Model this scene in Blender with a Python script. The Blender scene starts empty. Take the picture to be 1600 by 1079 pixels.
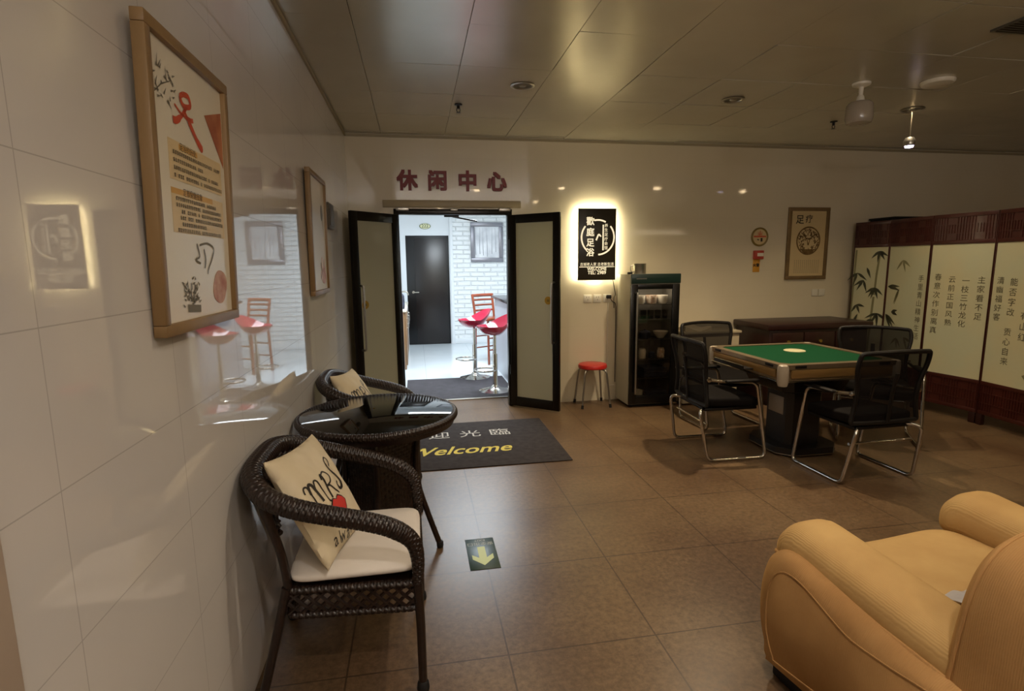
import bpy, bmesh, math, random
from mathutils import Vector, Matrix
R = random.Random(7)
PI = math.pi
SC = bpy.context.scene
COL = SC.collection

# ------------------------------------------------------------------ camera
CAMP = Vector((0.0, 0.0, 1.5))
FPX, PITCH, YAW, ROLL = 845.2, 0.14862, 0.17408, -0.01097
def make_camera():
    fw = Vector((math.sin(YAW)*math.cos(PITCH), math.cos(YAW)*math.cos(PITCH), -math.sin(PITCH)))
    rt = Vector((math.cos(YAW), -math.sin(YAW), 0))
    up = rt.cross(fw)
    r2 = rt*math.cos(ROLL) + up*math.sin(ROLL)
    u2 = -rt*math.sin(ROLL) + up*math.cos(ROLL)
    cd = bpy.data.cameras.new('camera')
    cd.sensor_fit = 'HORIZONTAL'; cd.sensor_width = 36.0; cd.lens = FPX/1600*36
    cd.clip_start = 0.02; cd.clip_end = 100
    co = bpy.data.objects.new('camera', cd); COL.objects.link(co)
    m = Matrix((r2, u2, -fw)).transposed().to_4x4()
    m.translation = CAMP
    co.matrix_world = m
    SC.camera = co
make_camera()

# ------------------------------------------------------------------ light and exposure
SC.view_settings.view_transform = 'Standard'
SC.view_settings.look = 'None'
SC.view_settings.gamma = 1.0
SC.view_settings.use_curve_mapping = False
SC.view_settings.exposure = 0.0
w = bpy.data.worlds.new('world'); SC.world = w; w.use_nodes = True
w.node_tree.nodes['Background'].inputs[0].default_value = (0.9, 0.8, 0.65, 1)
w.node_tree.nodes['Background'].inputs[1].default_value = 0.05

def lamp(name, kind, loc, energy, color, size=0.1, rot=(0, 0, 0), **kw):
    ld = bpy.data.lights.new(name, kind)
    ld.energy = energy; ld.color = color
    if kind == 'AREA':
        ld.shape = 'RECTANGLE'; ld.size = size; ld.size_y = kw.get('size_y', size)
    elif kind == 'SPOT':
        ld.shadow_soft_size = size; ld.spot_size = math.radians(kw.get('angle', 130)); ld.spot_blend = kw.get('blend', 1.0)
    else:
        ld.shadow_soft_size = size
    o = bpy.data.objects.new(name, ld); COL.objects.link(o)
    o.location = loc; o.rotation_euler = rot
    return o
WARM = (1.0, 0.80, 0.54); WARMR = (1.0, 0.72, 0.42); NEUT = (1.0, 0.92, 0.86); SOFT = (1.0, 0.86, 0.68); COOL = (0.84, 0.93, 1.0)
# ceiling downlights that are switched on (behind and beside the camera)
LIT = [(1.08, 1.80, 72, SOFT), (2.46, 2.16, 47, SOFT), (4.09, 2.31, 26, WARMR), (5.84, 2.07, 14, WARMR),
       (0.6, 0.0, 86, NEUT), (2.46, 0.2, 14, SOFT), (4.09, 0.3, 8, WARMR), (0.6, -1.15, 60, NEUT)]
for x, y, e, c in LIT:
    lamp('downlight_lamp', 'SPOT', (x, y, 2.725), e, c, 0.05, angle=150, blend=0.9)
# deep-set downlights over the middle of the room
for x, y, e, c in ((0.80, 4.0, 58, WARM), (2.50, 4.10, 200, WARM), (4.18, 4.14, 76, WARM)):
    lamp('downlight_lamp', 'SPOT', (x, y, 2.74), e, c, 0.05, angle=128, blend=1.0)
# added fill: unseen area lights behind the camera, bounced off the ceiling
lamp('rear_fill', 'AREA', (1.2, -1.9, 2.25), 130, NEUT, 3.2, rot=(PI-0.35, 0, 0), size_y=0.5)
lamp('rear_fill', 'AREA', (5.2, -1.9, 2.25), 15, WARM, 3.2, rot=(PI-0.35, 0, 0), size_y=0.5)
# ceiling panel lights of the bright room beyond the door
lamp('ceiling_panel_lamp', 'AREA', (0.8, 7.25, 2.66), 160, COOL, 1.2, size_y=1.5)

# ------------------------------------------------------------------ materials
def lin(c):
    if isinstance(c, str):
        c = c.lstrip('#'); c = tuple(int(c[i:i+2], 16)/255 for i in (0, 2, 4))
        c = tuple(v/12.92 if v <= 0.04045 else ((v+0.055)/1.055)**2.4 for v in c)
    return (c[0], c[1], c[2], 1.0)
def mat(name, col, rough=0.5, metal=0.0, spec=0.5, coat=0.0, var=0.0, scale=8.0, col2=None, bump=0.0, bscale=60.0,
        emit=None, estr=0.0, alpha=None, sheen=0.0, detail=4.0, stretch=None):
    m = bpy.data.materials.new(name); m.use_nodes = True
    nt = m.node_tree; p = nt.nodes['Principled BSDF']
    p.inputs['Base Color'].default_value = lin(col)
    p.inputs['Roughness'].default_value = rough; p.inputs['Metallic'].default_value = metal
    p.inputs['Specular IOR Level'].default_value = spec
    p.inputs['Coat Weight'].default_value = coat; p.inputs['Coat Roughness'].default_value = 0.06
    p.inputs['Sheen Weight'].default_value = sheen
    tc = nt.nodes.new('ShaderNodeTexCoord'); src = tc.outputs['Object']
    if stretch:
        mp = nt.nodes.new('ShaderNodeMapping'); mp.inputs['Scale'].default_value = stretch
        nt.links.new(src, mp.inputs['Vector']); src = mp.outputs['Vector']
    if col2 is not None or var:
        n = nt.nodes.new('ShaderNodeTexNoise'); n.inputs['Scale'].default_value = scale; n.inputs['Detail'].default_value = detail
        nt.links.new(src, n.inputs['Vector'])
        r = nt.nodes.new('ShaderNodeValToRGB')
        a = lin(col); b = lin(col2) if col2 is not None else tuple(v*(1-var) for v in a[:3])+(1,)
        r.color_ramp.elements[0].color = b; r.color_ramp.elements[1].color = a
        r.color_ramp.elements[0].position = 0.35; r.color_ramp.elements[1].position = 0.65
        nt.links.new(n.outputs['Fac'], r.inputs['Fac']); nt.links.new(r.outputs['Color'], p.inputs['Base Color'])
    if bump:
        n = nt.nodes.new('ShaderNodeTexNoise'); n.inputs['Scale'].default_value = bscale; n.inputs['Detail'].default_value = 3
        nt.links.new(src, n.inputs['Vector'])
        b = nt.nodes.new('ShaderNodeBump'); b.inputs['Strength'].default_value = bump; b.inputs['Distance'].default_value = 0.003
        nt.links.new(n.outputs['Fac'], b.inputs['Height']); nt.links.new(b.outputs['Normal'], p.inputs['Normal'])
    if emit is not None:
        p.inputs['Emission Color'].default_value = lin(emit); p.inputs['Emission Strength'].default_value = estr
    if alpha is not None:
        p.inputs['Alpha'].default_value = alpha
    return m
def glass_mat(name, tint, ior_fac=0.06, rough=0.02, fog=None, fogfac=0.0):
    m = bpy.data.materials.new(name); m.use_nodes = True
    nt = m.node_tree; nt.nodes.remove(nt.nodes['Principled BSDF']); out = nt.nodes['Material Output']
    t = nt.nodes.new('ShaderNodeBsdfTransparent'); t.inputs[0].default_value = lin(tint)
    g = nt.nodes.new('ShaderNodeBsdfGlossy'); g.inputs['Roughness'].default_value = rough
    mx = nt.nodes.new('ShaderNodeMixShader')
    lw = nt.nodes.new('ShaderNodeLayerWeight'); lw.inputs[0].default_value = 0.25
    mm = nt.nodes.new('ShaderNodeMath'); mm.operation = 'MULTIPLY_ADD'; mm.inputs[1].default_value = 0.6; mm.inputs[2].default_value = ior_fac
    nt.links.new(lw.outputs['Fresnel'], mm.inputs[0]); nt.links.new(mm.outputs[0], mx.inputs[0])
    base = t.outputs[0]
    if fog is not None:
        d = nt.nodes.new('ShaderNodeBsdfDiffuse'); d.inputs[0].default_value = lin(fog)
        tl = nt.nodes.new('ShaderNodeBsdfTranslucent'); tl.inputs[0].default_value = lin(fog)
        m2 = nt.nodes.new('ShaderNodeMixShader'); m2.inputs[0].default_value = 0.25
        nt.links.new(d.outputs[0], m2.inputs[1]); nt.links.new(tl.outputs[0], m2.inputs[2])
        m3 = nt.nodes.new('ShaderNodeMixShader'); m3.inputs[0].default_value = fogfac
        nt.links.new(t.outputs[0], m3.inputs[1]); nt.links.new(m2.outputs[0], m3.inputs[2]); base = m3.outputs[0]
    nt.links.new(base, mx.inputs[1]); nt.links.new(g.outputs[0], mx.inputs[2])
    nt.links.new(mx.outputs[0], out.inputs['Surface'])
    return m
def nmath(nt, op, a, b=None, c=None):
    n = nt.nodes.new('ShaderNodeMath'); n.operation = op
    for i, v in enumerate((a, b, c)):
        if v is None: continue
        if isinstance(v, (int, float)): n.inputs[i].default_value = v
        else: nt.links.new(v, n.inputs[i])
    return n.outputs[0]
def grid_line(nt, coord, origin, period, width):
    """1 on a joint, 0 elsewhere"""
    a = nmath(nt, 'SUBTRACT', coord, origin); a = nmath(nt, 'DIVIDE', a, period)
    f = nmath(nt, 'FRACT', nmath(nt, 'ADD', a, 0.5)); f = nmath(nt, 'SUBTRACT', f, 0.5); f = nmath(nt, 'ABSOLUTE', f)
    return nmath(nt, 'LESS_THAN', f, width/period)
def tile_mat(name, col, col2, joint, axes, origin, period, width, rough=0.06, coat=0.0, scale=1.2, spec=0.5, speck=None, jointfac=1.0, bumpj=0.3, rough2=None):
    m = bpy.data.materials.new(name); m.use_nodes = True
    nt = m.node_tree; p = nt.nodes['Principled BSDF']
    p.inputs['Roughness'].default_value = rough; p.inputs['Coat Weight'].default_value = coat; p.inputs['Coat Roughness'].default_value = 0.04
    p.inputs['Specular IOR Level'].default_value = spec
    tc = nt.nodes.new('ShaderNodeTexCoord'); sp = nt.nodes.new('ShaderNodeSeparateXYZ'); nt.links.new(tc.outputs['Object'], sp.inputs[0])
    l1 = grid_line(nt, sp.outputs[axes[0]], origin[0], period[0], width)
    l2 = grid_line(nt, sp.outputs[axes[1]], origin[1], period[1], width)
    ln = nmath(nt, 'MAXIMUM', l1, l2)
    n = nt.nodes.new('ShaderNodeTexNoise'); n.inputs['Scale'].default_value = scale; n.inputs['Detail'].default_value = 5
    nt.links.new(tc.outputs['Object'], n.inputs['Vector'])
    r = nt.nodes.new('ShaderNodeValToRGB'); r.color_ramp.elements[0].color = lin(col2); r.color_ramp.elements[1].color = lin(col)
    r.color_ramp.elements[0].position = 0.35; r.color_ramp.elements[1].position = 0.62
    nt.links.new(n.outputs['Fac'], r.inputs['Fac']); src = r.outputs['Color']
    if speck:
        n2 = nt.nodes.new('ShaderNodeTexNoise'); n2.inputs['Scale'].default_value = speck[0]; n2.inputs['Detail'].default_value = 6; n2.inputs['Roughness'].default_value = 0.75
        nt.links.new(tc.outputs['Object'], n2.inputs['Vector'])
        r2 = nt.nodes.new('ShaderNodeValToRGB'); r2.color_ramp.elements[0].color = (speck[1],)*3+(1,); r2.color_ramp.elements[1].color = (1.25, 1.25, 1.25, 1)
        r2.color_ramp.elements[0].position = 0.3; r2.color_ramp.elements[1].position = 0.72
        nt.links.new(n2.outputs['Fac'], r2.inputs['Fac'])
        mu = nt.nodes.new('ShaderNodeMix'); mu.data_type = 'RGBA'; mu.blend_type = 'MULTIPLY'; mu.inputs[0].default_value = 1.0
        nt.links.new(src, mu.inputs[6]); nt.links.new(r2.outputs['Color'], mu.inputs[7]); src = mu.outputs[2]
        if rough2 is not None:
            mr = nt.nodes.new('ShaderNodeMapRange'); mr.inputs['To Min'].default_value = rough2; mr.inputs['To Max'].default_value = rough
            nt.links.new(n2.outputs['Fac'], mr.inputs['Value']); nt.links.new(mr.outputs[0], p.inputs['Roughness'])
    mx = nt.nodes.new('ShaderNodeMix'); mx.data_type = 'RGBA'
    nt.links.new(nmath(nt, 'MULTIPLY', ln, jointfac), mx.inputs[0]); nt.links.new(src, mx.inputs[6]); mx.inputs[7].default_value = lin(joint)
    nt.links.new(mx.outputs[2], p.inputs['Base Color'])
    b = nt.nodes.new('ShaderNodeBump'); b.inputs['Strength'].default_value = bumpj; b.inputs['Distance'].default_value = 0.002; b.invert = True
    nt.links.new(ln, b.inputs['Height']); nt.links.new(b.outputs['Normal'], p.inputs['Normal'])
    if coat: nt.links.new(b.outputs['Normal'], p.inputs['Coat Normal'])
    return m
def brick_mat(name, col):
    m = bpy.data.materials.new(name); m.use_nodes = True
    nt = m.node_tree; p = nt.nodes['Principled BSDF']; p.inputs['Base Color'].default_value = lin(col); p.inputs['Roughness'].default_value = 0.45
    tc = nt.nodes.new('ShaderNodeTexCoord'); sp = nt.nodes.new('ShaderNodeSeparateXYZ'); cb = nt.nodes.new('ShaderNodeCombineXYZ')
    nt.links.new(tc.outputs['Object'], sp.inputs[0]); nt.links.new(sp.outputs[0], cb.inputs[0]); nt.links.new(sp.outputs[2], cb.inputs[1])
    br = nt.nodes.new('ShaderNodeTexBrick'); br.inputs['Scale'].default_value = 1.0
    br.inputs['Brick Width'].default_value = 0.26; br.inputs['Row Height'].default_value = 0.085; br.inputs['Mortar Size'].default_value = 0.012
    br.inputs['Mortar Smooth'].default_value = 0.6
    br.inputs['Color1'].default_value = (1, 1, 1, 1); br.inputs['Color2'].default_value = (1, 1, 1, 1); br.inputs['Mortar'].default_value = (0, 0, 0, 1)
    nt.links.new(cb.outputs[0], br.inputs['Vector'])
    n = nt.nodes.new('ShaderNodeTexNoise'); n.inputs['Scale'].default_value = 14; nt.links.new(tc.outputs['Object'], n.inputs['Vector'])
    h = nmath(nt, 'MULTIPLY_ADD', n.outputs['Fac'], 0.5, br.outputs['Color'])
    b = nt.nodes.new('ShaderNodeBump'); b.inputs['Strength'].default_value = 0.9; b.inputs['Distance'].default_value = 0.02
    nt.links.new(h, b.inputs['Height']); nt.links.new(b.outputs['Normal'], p.inputs['Normal'])
    return m
def cord_mat(name, col, col2, axis=0):
    m = bpy.data.materials.new(name); m.use_nodes = True
    nt = m.node_tree; p = nt.nodes['Principled BSDF']; p.inputs['Roughness'].default_value = 0.85
    p.inputs['Sheen Weight'].default_value = 0.35; p.inputs['Sheen Roughness'].default_value = 0.5; p.inputs['Specular IOR Level'].default_value = 0.15
    p.inputs['Sheen Tint'].default_value = lin('#d8a860')
    tc = nt.nodes.new('ShaderNodeTexCoord')
    n = nt.nodes.new('ShaderNodeTexNoise'); n.inputs['Scale'].default_value = 5; n.inputs['Detail'].default_value = 4
    nt.links.new(tc.outputs['Object'], n.inputs['Vector'])
    r = nt.nodes.new('ShaderNodeValToRGB'); r.color_ramp.elements[0].color = lin(col2); r.color_ramp.elements[1].color = lin(col)
    r.color_ramp.elements[0].position = 0.35; r.color_ramp.elements[1].position = 0.65
    nt.links.new(n.outputs['Fac'], r.inputs['Fac']); nt.links.new(r.outputs['Color'], p.inputs['Base Color'])
    wv = nt.nodes.new('ShaderNodeTexWave'); wv.bands_direction = 'XYZ'[axis]; wv.inputs['Scale'].default_value = 60; wv.inputs['Distortion'].default_value = 2.0; wv.inputs['Detail'].default_value = 1
    nt.links.new(tc.outputs['Object'], wv.inputs['Vector'])
    b = nt.nodes.new('ShaderNodeBump'); b.inputs['Strength'].default_value = 0.22; b.inputs['Distance'].default_value = 0.003
    nt.links.new(wv.outputs['Fac'], b.inputs['Height']); nt.links.new(b.outputs['Normal'], p.inputs['Normal'])
    return m
def mesh_fabric(name, col, opacity):
    m = bpy.data.materials.new(name); m.use_nodes = True
    nt = m.node_tree; p = nt.nodes['Principled BSDF']; out = nt.nodes['Material Output']
    p.inputs['Base Color'].default_value = lin(col); p.inputs['Roughness'].default_value = 0.8; p.inputs['Specular IOR Level'].default_value = 0.12
    t = nt.nodes.new('ShaderNodeBsdfTransparent'); mx = nt.nodes.new('ShaderNodeMixShader'); mx.inputs[0].default_value = opacity
    nt.links.new(t.outputs[0], mx.inputs[1]); nt.links.new(p.outputs[0], mx.inputs[2]); nt.links.new(mx.outputs[0], out.inputs['Surface'])
    return m

M = {}
M['floor'] = tile_mat('floor_granite_tile', '#755e44', '#5f4833', '#2a1e16', (0, 1), (0.912, 2.485), (0.608, 0.608), 0.0035, rough=0.42, scale=1.6, spec=0.4, speck=(38.0, 0.5), jointfac=0.65, rough2=0.26)
M['wall_left'] = tile_mat('wall_white_tile', '#d9d3cb', '#cfc9c2', '#7b736a', (1, 2), (1.017, 1.404), (0.49, 0.286), 0.0012, rough=0.022, scale=0.8, spec=0.6, jointfac=0.4)
M['wall_back'] = tile_mat('wall_cream_tile', '#d6ccb4', '#cfc3a8', '#a39880', (0, 2), (0.4, 1.404), (0.6, 0.286), 0.0011, rough=0.05, scale=0.8, spec=0.5, jointfac=0.12)
M['wall_plain'] = mat('wall_plaster', '#b3a78f', 0.8)
M['wall_inner'] = mat('wall_white_paint', '#dfe4e8', 0.6)
M['brick'] = brick_mat('white_foam_brick', '#e6eaec')
M['floor_inner'] = tile_mat('floor_white_tile', '#d5dde2', '#cbd4da', '#aab4ba', (0, 1), (0.1, 6.4), (0.8, 0.8), 0.002, rough=0.15, spec=0.5)
M['ceiling'] = mat('ceiling_metal_panel', '#c4bca8', 0.27, 0.25, 0.7, coat=0.25, var=0.06, scale=3)
M['ceiling'].node_tree.nodes['Principled BSDF'].inputs['Coat Roughness'].default_value = 0.2
M['ceil_gap'] = mat('ceiling_joint', '#c9c2ac', 0.6)
M['ceil_in'] = mat('ceiling_white', '#e6e8ea', 0.8)
M['trim'] = mat('trim_beige', '#b0a282', 0.45)
M['gap_dark'] = mat('dark_edge_strip', '#988c70', 0.6)
M['pilaster'] = mat('pilaster_beige', '#b7a490', 0.35)
M['black_metal'] = mat('door_black_bronze', '#1d1812', 0.28, 0.55, 0.5, var=0.3, scale=3)
M['chrome'] = mat('chrome', '#c9c5bd', 0.14, 1.0)
M['steel'] = mat('brushed_steel', '#a9a59c', 0.32, 1.0, bump=0.05, bscale=200)
M['frost'] = glass_mat('frosted_door_glass', '#d8d8c6', 0.03, 0.10, fog='#cbc9b0', fogfac=0.88)
M['brass'] = mat('gold_sticker', '#b08a2c', 0.4, 0.3)
M['wood_frame'] = mat('light_oak_frame', '#92744c', 0.42, var=0.25, scale=6, stretch=(1, 1, 0.15), detail=6)
M['wood_frame_d'] = mat('walnut_frame', '#7d6440', 0.45, var=0.25, scale=6)
M['paper'] = mat('poster_paper', '#e6ddc8', 0.25, spec=0.5)
M['paper_tan'] = mat('poster_tan_block', '#dcc393', 0.4)
M['paper_orange'] = mat('poster_orange_heading', '#d3a04c', 0.4)
M['ink'] = mat('black_ink', '#2a241e', 0.5)
M['ink_grey'] = mat('grey_ink', '#77705f', 0.6)
M['ink_red'] = mat('red_ink', '#c44a26', 0.5)
M['ink_rust'] = mat('rust_ink', '#9c4a28', 0.5, col2='#c07a4e', scale=9)
M['ink_skin'] = mat('skin_ink', '#b06a55', 0.5, col2='#d6b49a', scale=14)
M['ink_green'] = mat('bamboo_ink', '#4a4a34', 0.6, col2='#2a2c20', scale=12)
M['ink_pale'] = mat('pale_bamboo_ink', '#84805c', 0.6)
M['ink_text'] = mat('screen_ink', '#5d5744', 0.6)
M['ink_brown'] = mat('brown_ink', '#5e4420', 0.5, col2='#7a6038', scale=30)
M['red_letter'] = mat('red_acrylic', '#74201a', 0.4, spec=0.3)
M['sign_face'] = mat('sign_dark_face', '#332d20', 0.35)
M['sign_text'] = mat('sign_lit_lettering', '#fff2d0', 0.5, emit='#fff0c8', estr=0.9)
M['sign_led'] = mat('sign_led_strip', '#ffffff', 0.5, emit='#fff3cc', estr=75.0)
M['plastic_w'] = mat('white_plastic', '#d8d2c2', 0.35)
M['plastic_k'] = mat('black_plastic', '#120e0b', 0.5, spec=0.3)
M['rubber'] = mat('black_rubber', '#0f0d0c', 0.7)
M['red_vinyl'] = mat('red_vinyl', '#b8241f', 0.35, coat=0.2)
M['fridge_side'] = mat('fridge_grey_side', '#b0a994', 0.35)
M['fridge_black'] = mat('fridge_black_door', '#0c0b0a', 0.25)
M['fridge_band'] = mat('fridge_teal_band', '#172a25', 0.3)
M['fridge_in'] = mat('fridge_dark_lining', '#7a746a', 0.5)
M['fridge_glass'] = glass_mat('fridge_glass', '#dedad2', 0.04, 0.03)
M['china'] = mat('white_china', '#e0d8c8', 0.25, coat=0.3)
M['china_b'] = mat('patterned_china', '#e0d6c6', 0.3, col2='#b98f70', scale=40)
M['clear'] = glass_mat('drinking_glass', '#c8c8c4', 0.12, 0.03)
M['dark_pack'] = mat('dark_packaging', '#26242a', 0.3, col2='#3a3f52', scale=20)
M['mahog'] = mat('mahogany', '#451a11', 0.42, coat=0.05, var=0.35, scale=5, stretch=(1, 1, 0.2))
M['mahog_d'] = mat('dark_mahogany', '#2c100b', 0.42, coat=0.08, var=0.3, scale=6, stretch=(0.2, 0.2, 1))
M['silk'] = mat('screen_silk', '#cdc49c', 0.75, col2='#c3c5a6', scale=1.8)
M['felt'] = mat('green_felt', '#0c4024', 0.9, spec=0.1, bump=0.2, bscale=300)
M['champagne'] = mat('champagne_metal', '#a08c70', 0.33, 0.75, var=0.15, scale=10)
M['goldwood'] = mat('gold_wood_inlay', '#8a6a3c', 0.3, 0.2, var=0.35, scale=10, stretch=(0.2, 0.2, 3))
M['pearl'] = mat('pale_corner_plastic', '#a39684', 0.35)
M['table_black'] = mat('table_black_body', '#15110f', 0.35)
M['cream'] = mat('cream_disc', '#c9c29a', 0.4)
M['mesh'] = mesh_fabric('black_mesh_fabric', '#14100f', 0.87)
M['seat_black'] = mat('black_seat_fabric', '#100c0a', 0.8, spec=0.15, bump=0.2, bscale=250)
M['wicker'] = mat('dark_brown_wicker', '#2a1a13', 0.34, spec=0.55, col2='#180e0a', scale=60)
M['glass_black'] = mat('black_table_glass', '#050505', 0.04, spec=0.6)
M['cushion'] = mat('cream_seat_cushion', '#e0d8cf', 0.85, spec=0.2, bump=0.1, bscale=200, col2='#d8cfc4', scale=6)
M['linen'] = mat('cream_linen', '#dccdb0', 0.9, spec=0.15, bump=0.25, bscale=400, col2='#d3c3a2', scale=8)
M['lips'] = mat('lips_red', '#c9352b', 0.7)
M['cord'] = cord_mat('tan_corduroy_lengthways', '#be9c66', '#b08d5a', 0)
M['cord_shaded'] = cord_mat('tan_corduroy_shaded', '#ac8454', '#9d7548', 1)  # same fabric as the cushions, darkened to paint in shade on sides and back
M['towel'] = mat('white_towel', '#cfcac6', 0.9, bump=0.3, bscale=150)
M['mat_grey'] = mat('grey_carpet_mat', '#3e3937', 0.92, spec=0.1, bump=0.5, bscale=350, col2='#35302f', scale=20)
M['mat_yellow'] = mat('mat_yellow_print', '#c9b33c', 0.8)
M['mat_white'] = mat('mat_white_print', '#b9b3a8', 0.8)
M['exit_green'] = mat('exit_dark_green', '#16301f', 0.35)
M['exit_arrow'] = mat('exit_lime_arrow', '#b9bf62', 0.45)
M['exit_text'] = mat('exit_pale_print', '#b9b7a4', 0.5)
M['can_dark'] = mat('downlight_reflector', '#5d564a', 0.3, 0.8)
M['lamp_on'] = mat('downlight_lit', '#ffe2b0', 0.5, emit='#ffe0b0', estr=40.0)
M['spot_on'] = mat('spotlight_lens', '#e8dcff', 0.3, emit='#e6d8ff', estr=5.0)
M['panel_on'] = mat('ceiling_panel_lit', '#f4faff', 0.5, emit='#eef6ff', estr=1.6)
M['opal'] = mat('opal_glass', '#a89c8c', 0.2, coat=0.3, alpha=0.75)
M['bar_red'] = mat('crimson_plastic', '#a01234', 0.12, coat=0.6)
M['bar_face'] = mat('bar_white_panel', '#b8bcc6', 0.3)
M['bar_top'] = mat('bar_dark_top', '#17161a', 0.2)
M['chair_wood'] = mat('cherry_wood', '#8a3f22', 0.3, coat=0.3, var=0.3, scale=8)
M['silver_frame'] = mat('silver_picture_frame', '#85858d', 0.35, 0.4)
M['forest'] = mat('misty_forest_print', '#e6e8ec', 0.3, col2='#b4b8c0', scale=3)
M['tree_ink'] = mat('grey_tree_ink', '#9a9ca4', 0.5)
M['dark_door'] = mat('dark_door', '#0b090a', 0.3, spec=0.5)
M['dark_door2'] = mat('dark_door_panel', '#191312', 0.3)
M['dark_mat'] = mat('dark_floor_mat', '#2d2a2e', 0.85, bump=0.4, bscale=200, col2='#38343a', scale=10)
M['plate_cream'] = mat('cream_plate', '#d8d6a8', 0.3)
M['plate_green'] = mat('plate_green', '#4d6030', 0.4)
M['cab_wood'] = mat('cabinet_wood', '#8a6a4a', 0.4, var=0.2, scale=6)
M['dial'] = mat('pale_dial', '#c9b387', 0.4)
M['olive'] = mat('olive_rim', '#7a6424', 0.4)
M['alarm'] = mat('alarm_red', '#a83a2c', 0.35)
M['tag_yellow'] = mat('tag_amber', '#c9902e', 0.5)
M['box_brown'] = mat('dark_grey_brown_plastic', '#5c5344', 0.6)
M['card'] = mat('pale_cabinet', '#b5a88c', 0.5)

# ------------------------------------------------------------------ geometry helpers
def V(*a): return Vector(a)
def box(bm, a, b, bev=0.0, seg=2, mtx=None, mi=0):
    x0, y0, z0 = a; x1, y1, z1 = b
    vs = [bm.verts.new(p) for p in ((x0, y0, z0), (x1, y0, z0), (x1, y1, z0), (x0, y1, z0), (x0, y0, z1), (x1, y0, z1), (x1, y1, z1), (x0, y1, z1))]
    fs = [bm.faces.new([vs[i] for i in f]) for f in ((0, 3, 2, 1), (4, 5, 6, 7), (0, 1, 5, 4), (1, 2, 6, 5), (2, 3, 7, 6), (3, 0, 4, 7))]
    for f in fs: f.material_index = mi
    if bev > 0:
        es = list({e for f in fs for e in f.edges})
        r = bmesh.ops.bevel(bm, geom=es, offset=bev, segments=seg, affect='EDGES', profile=0.5)
        vs = [v for v in r['verts']]
        for f in r['faces']: f.material_index = mi
        seen = set(vs)
        for v in list(vs):
            for f in v.link_faces:
                for q in f.verts:
                    if q not in seen: seen.add(q); vs.append(q)
    if mtx is not None:
        for v in vs: v.co = mtx @ v.co
    return vs
def frames(pts, closed=False, up=None):
    n = len(pts); T = []
    for i in range(n):
        if closed: t = pts[(i+1) % n]-pts[(i-1) % n]
        else: t = pts[min(i+1, n-1)]-pts[max(i-1, 0)]
        T.append(t.normalized())
    a = up if up is not None else (Vector((0, 0, 1)) if abs(T[0].z) < 0.9 else Vector((1, 0, 0)))
    N = []; b = (a-T[0]*a.dot(T[0])).normalized()
    for i in range(n):
        if up is not None: b = up
        b = (b-T[i]*b.dot(T[i]))
        b = b.normalized() if b.length > 1e-6 else N[-1]
        N.append(b.copy())
    return T, N
def tube(bm, pts, r, seg=10, closed=False, caps=True, weave=None, mi=0, up=None, flat=1.0):
    """swept tube; weave=(cell length, cells round, height)"""
    pts = [Vector(p) for p in pts]
    rs = r if isinstance(r, (list, tuple)) else [r]*len(pts)
    if weave:
        cl, ca, h = weave
        L = [0.0]
        for i in range(1, len(pts)): L.append(L[-1]+(pts[i]-pts[i-1]).length)
        tot = L[-1]+((pts[0]-pts[-1]).length if closed else 0)
        nc = max(2, int(tot/cl)); nc += nc % 2; sub = 4
        n = nc*sub + (0 if closed else 1); P = []; Q = []
        for k in range(n):
            s = tot*k/(nc*sub); i = 0
            while i < len(L)-1 and L[i+1] < s: i += 1
            if i == len(L)-1:
                a, b, ra, rb = pts[-1], pts[0], rs[-1], rs[0]; d = tot-L[-1]
                if not closed: a, b, ra, rb, d, i = pts[-2], pts[-1], rs[-2], rs[-1], L[-1]-L[-2], len(L)-2
            else:
                a, b, ra, rb = pts[i], pts[i+1], rs[i], rs[i+1]; d = L[i+1]-L[i]
            t = min(1, max(0, (s-L[i])/max(d, 1e-9)))
            P.append(a.lerp(b, t)); Q.append(ra+(rb-ra)*t)
        pts, rs, seg = P, Q, ca*3
    T, N = frames(pts, closed, up); rings = []
    for i, p in enumerate(pts):
        B = T[i].cross(N[i]); ring = []
        for j in range(seg):
            a = 2*PI*j/seg; rr = rs[i]
            if weave:
                U = i/4.0; Vv = j/3.0
                e = abs(math.sin(PI*Vv)) if (int(U)+int(Vv)) % 2 == 0 else abs(math.sin(PI*U))
                rr += h*(e-0.5)
            ring.append(bm.verts.new(p+N[i]*(math.cos(a)*rr)+B*(math.sin(a)*rr*flat)))
        rings.append(ring)
    n = len(rings)
    for i in range(n if closed else n-1):
        A = rings[i]; Bq = rings[(i+1) % n]
        for j in range(seg):
            f = bm.faces.new((A[j], Bq[j], Bq[(j+1) % seg], A[(j+1) % seg])); f.material_index = mi
            f.normal_update()
    if caps and not closed:
        f = bm.faces.new(rings[0]); f.material_index = mi
        f = bm.faces.new(rings[-1][::-1]); f.material_index = mi
def cyl(bm, p0, p1, r0, r1=None, seg=24, mi=0):
    tube(bm, [p0, p1], [r0, r0 if r1 is None else r1], seg, mi=mi)
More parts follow.
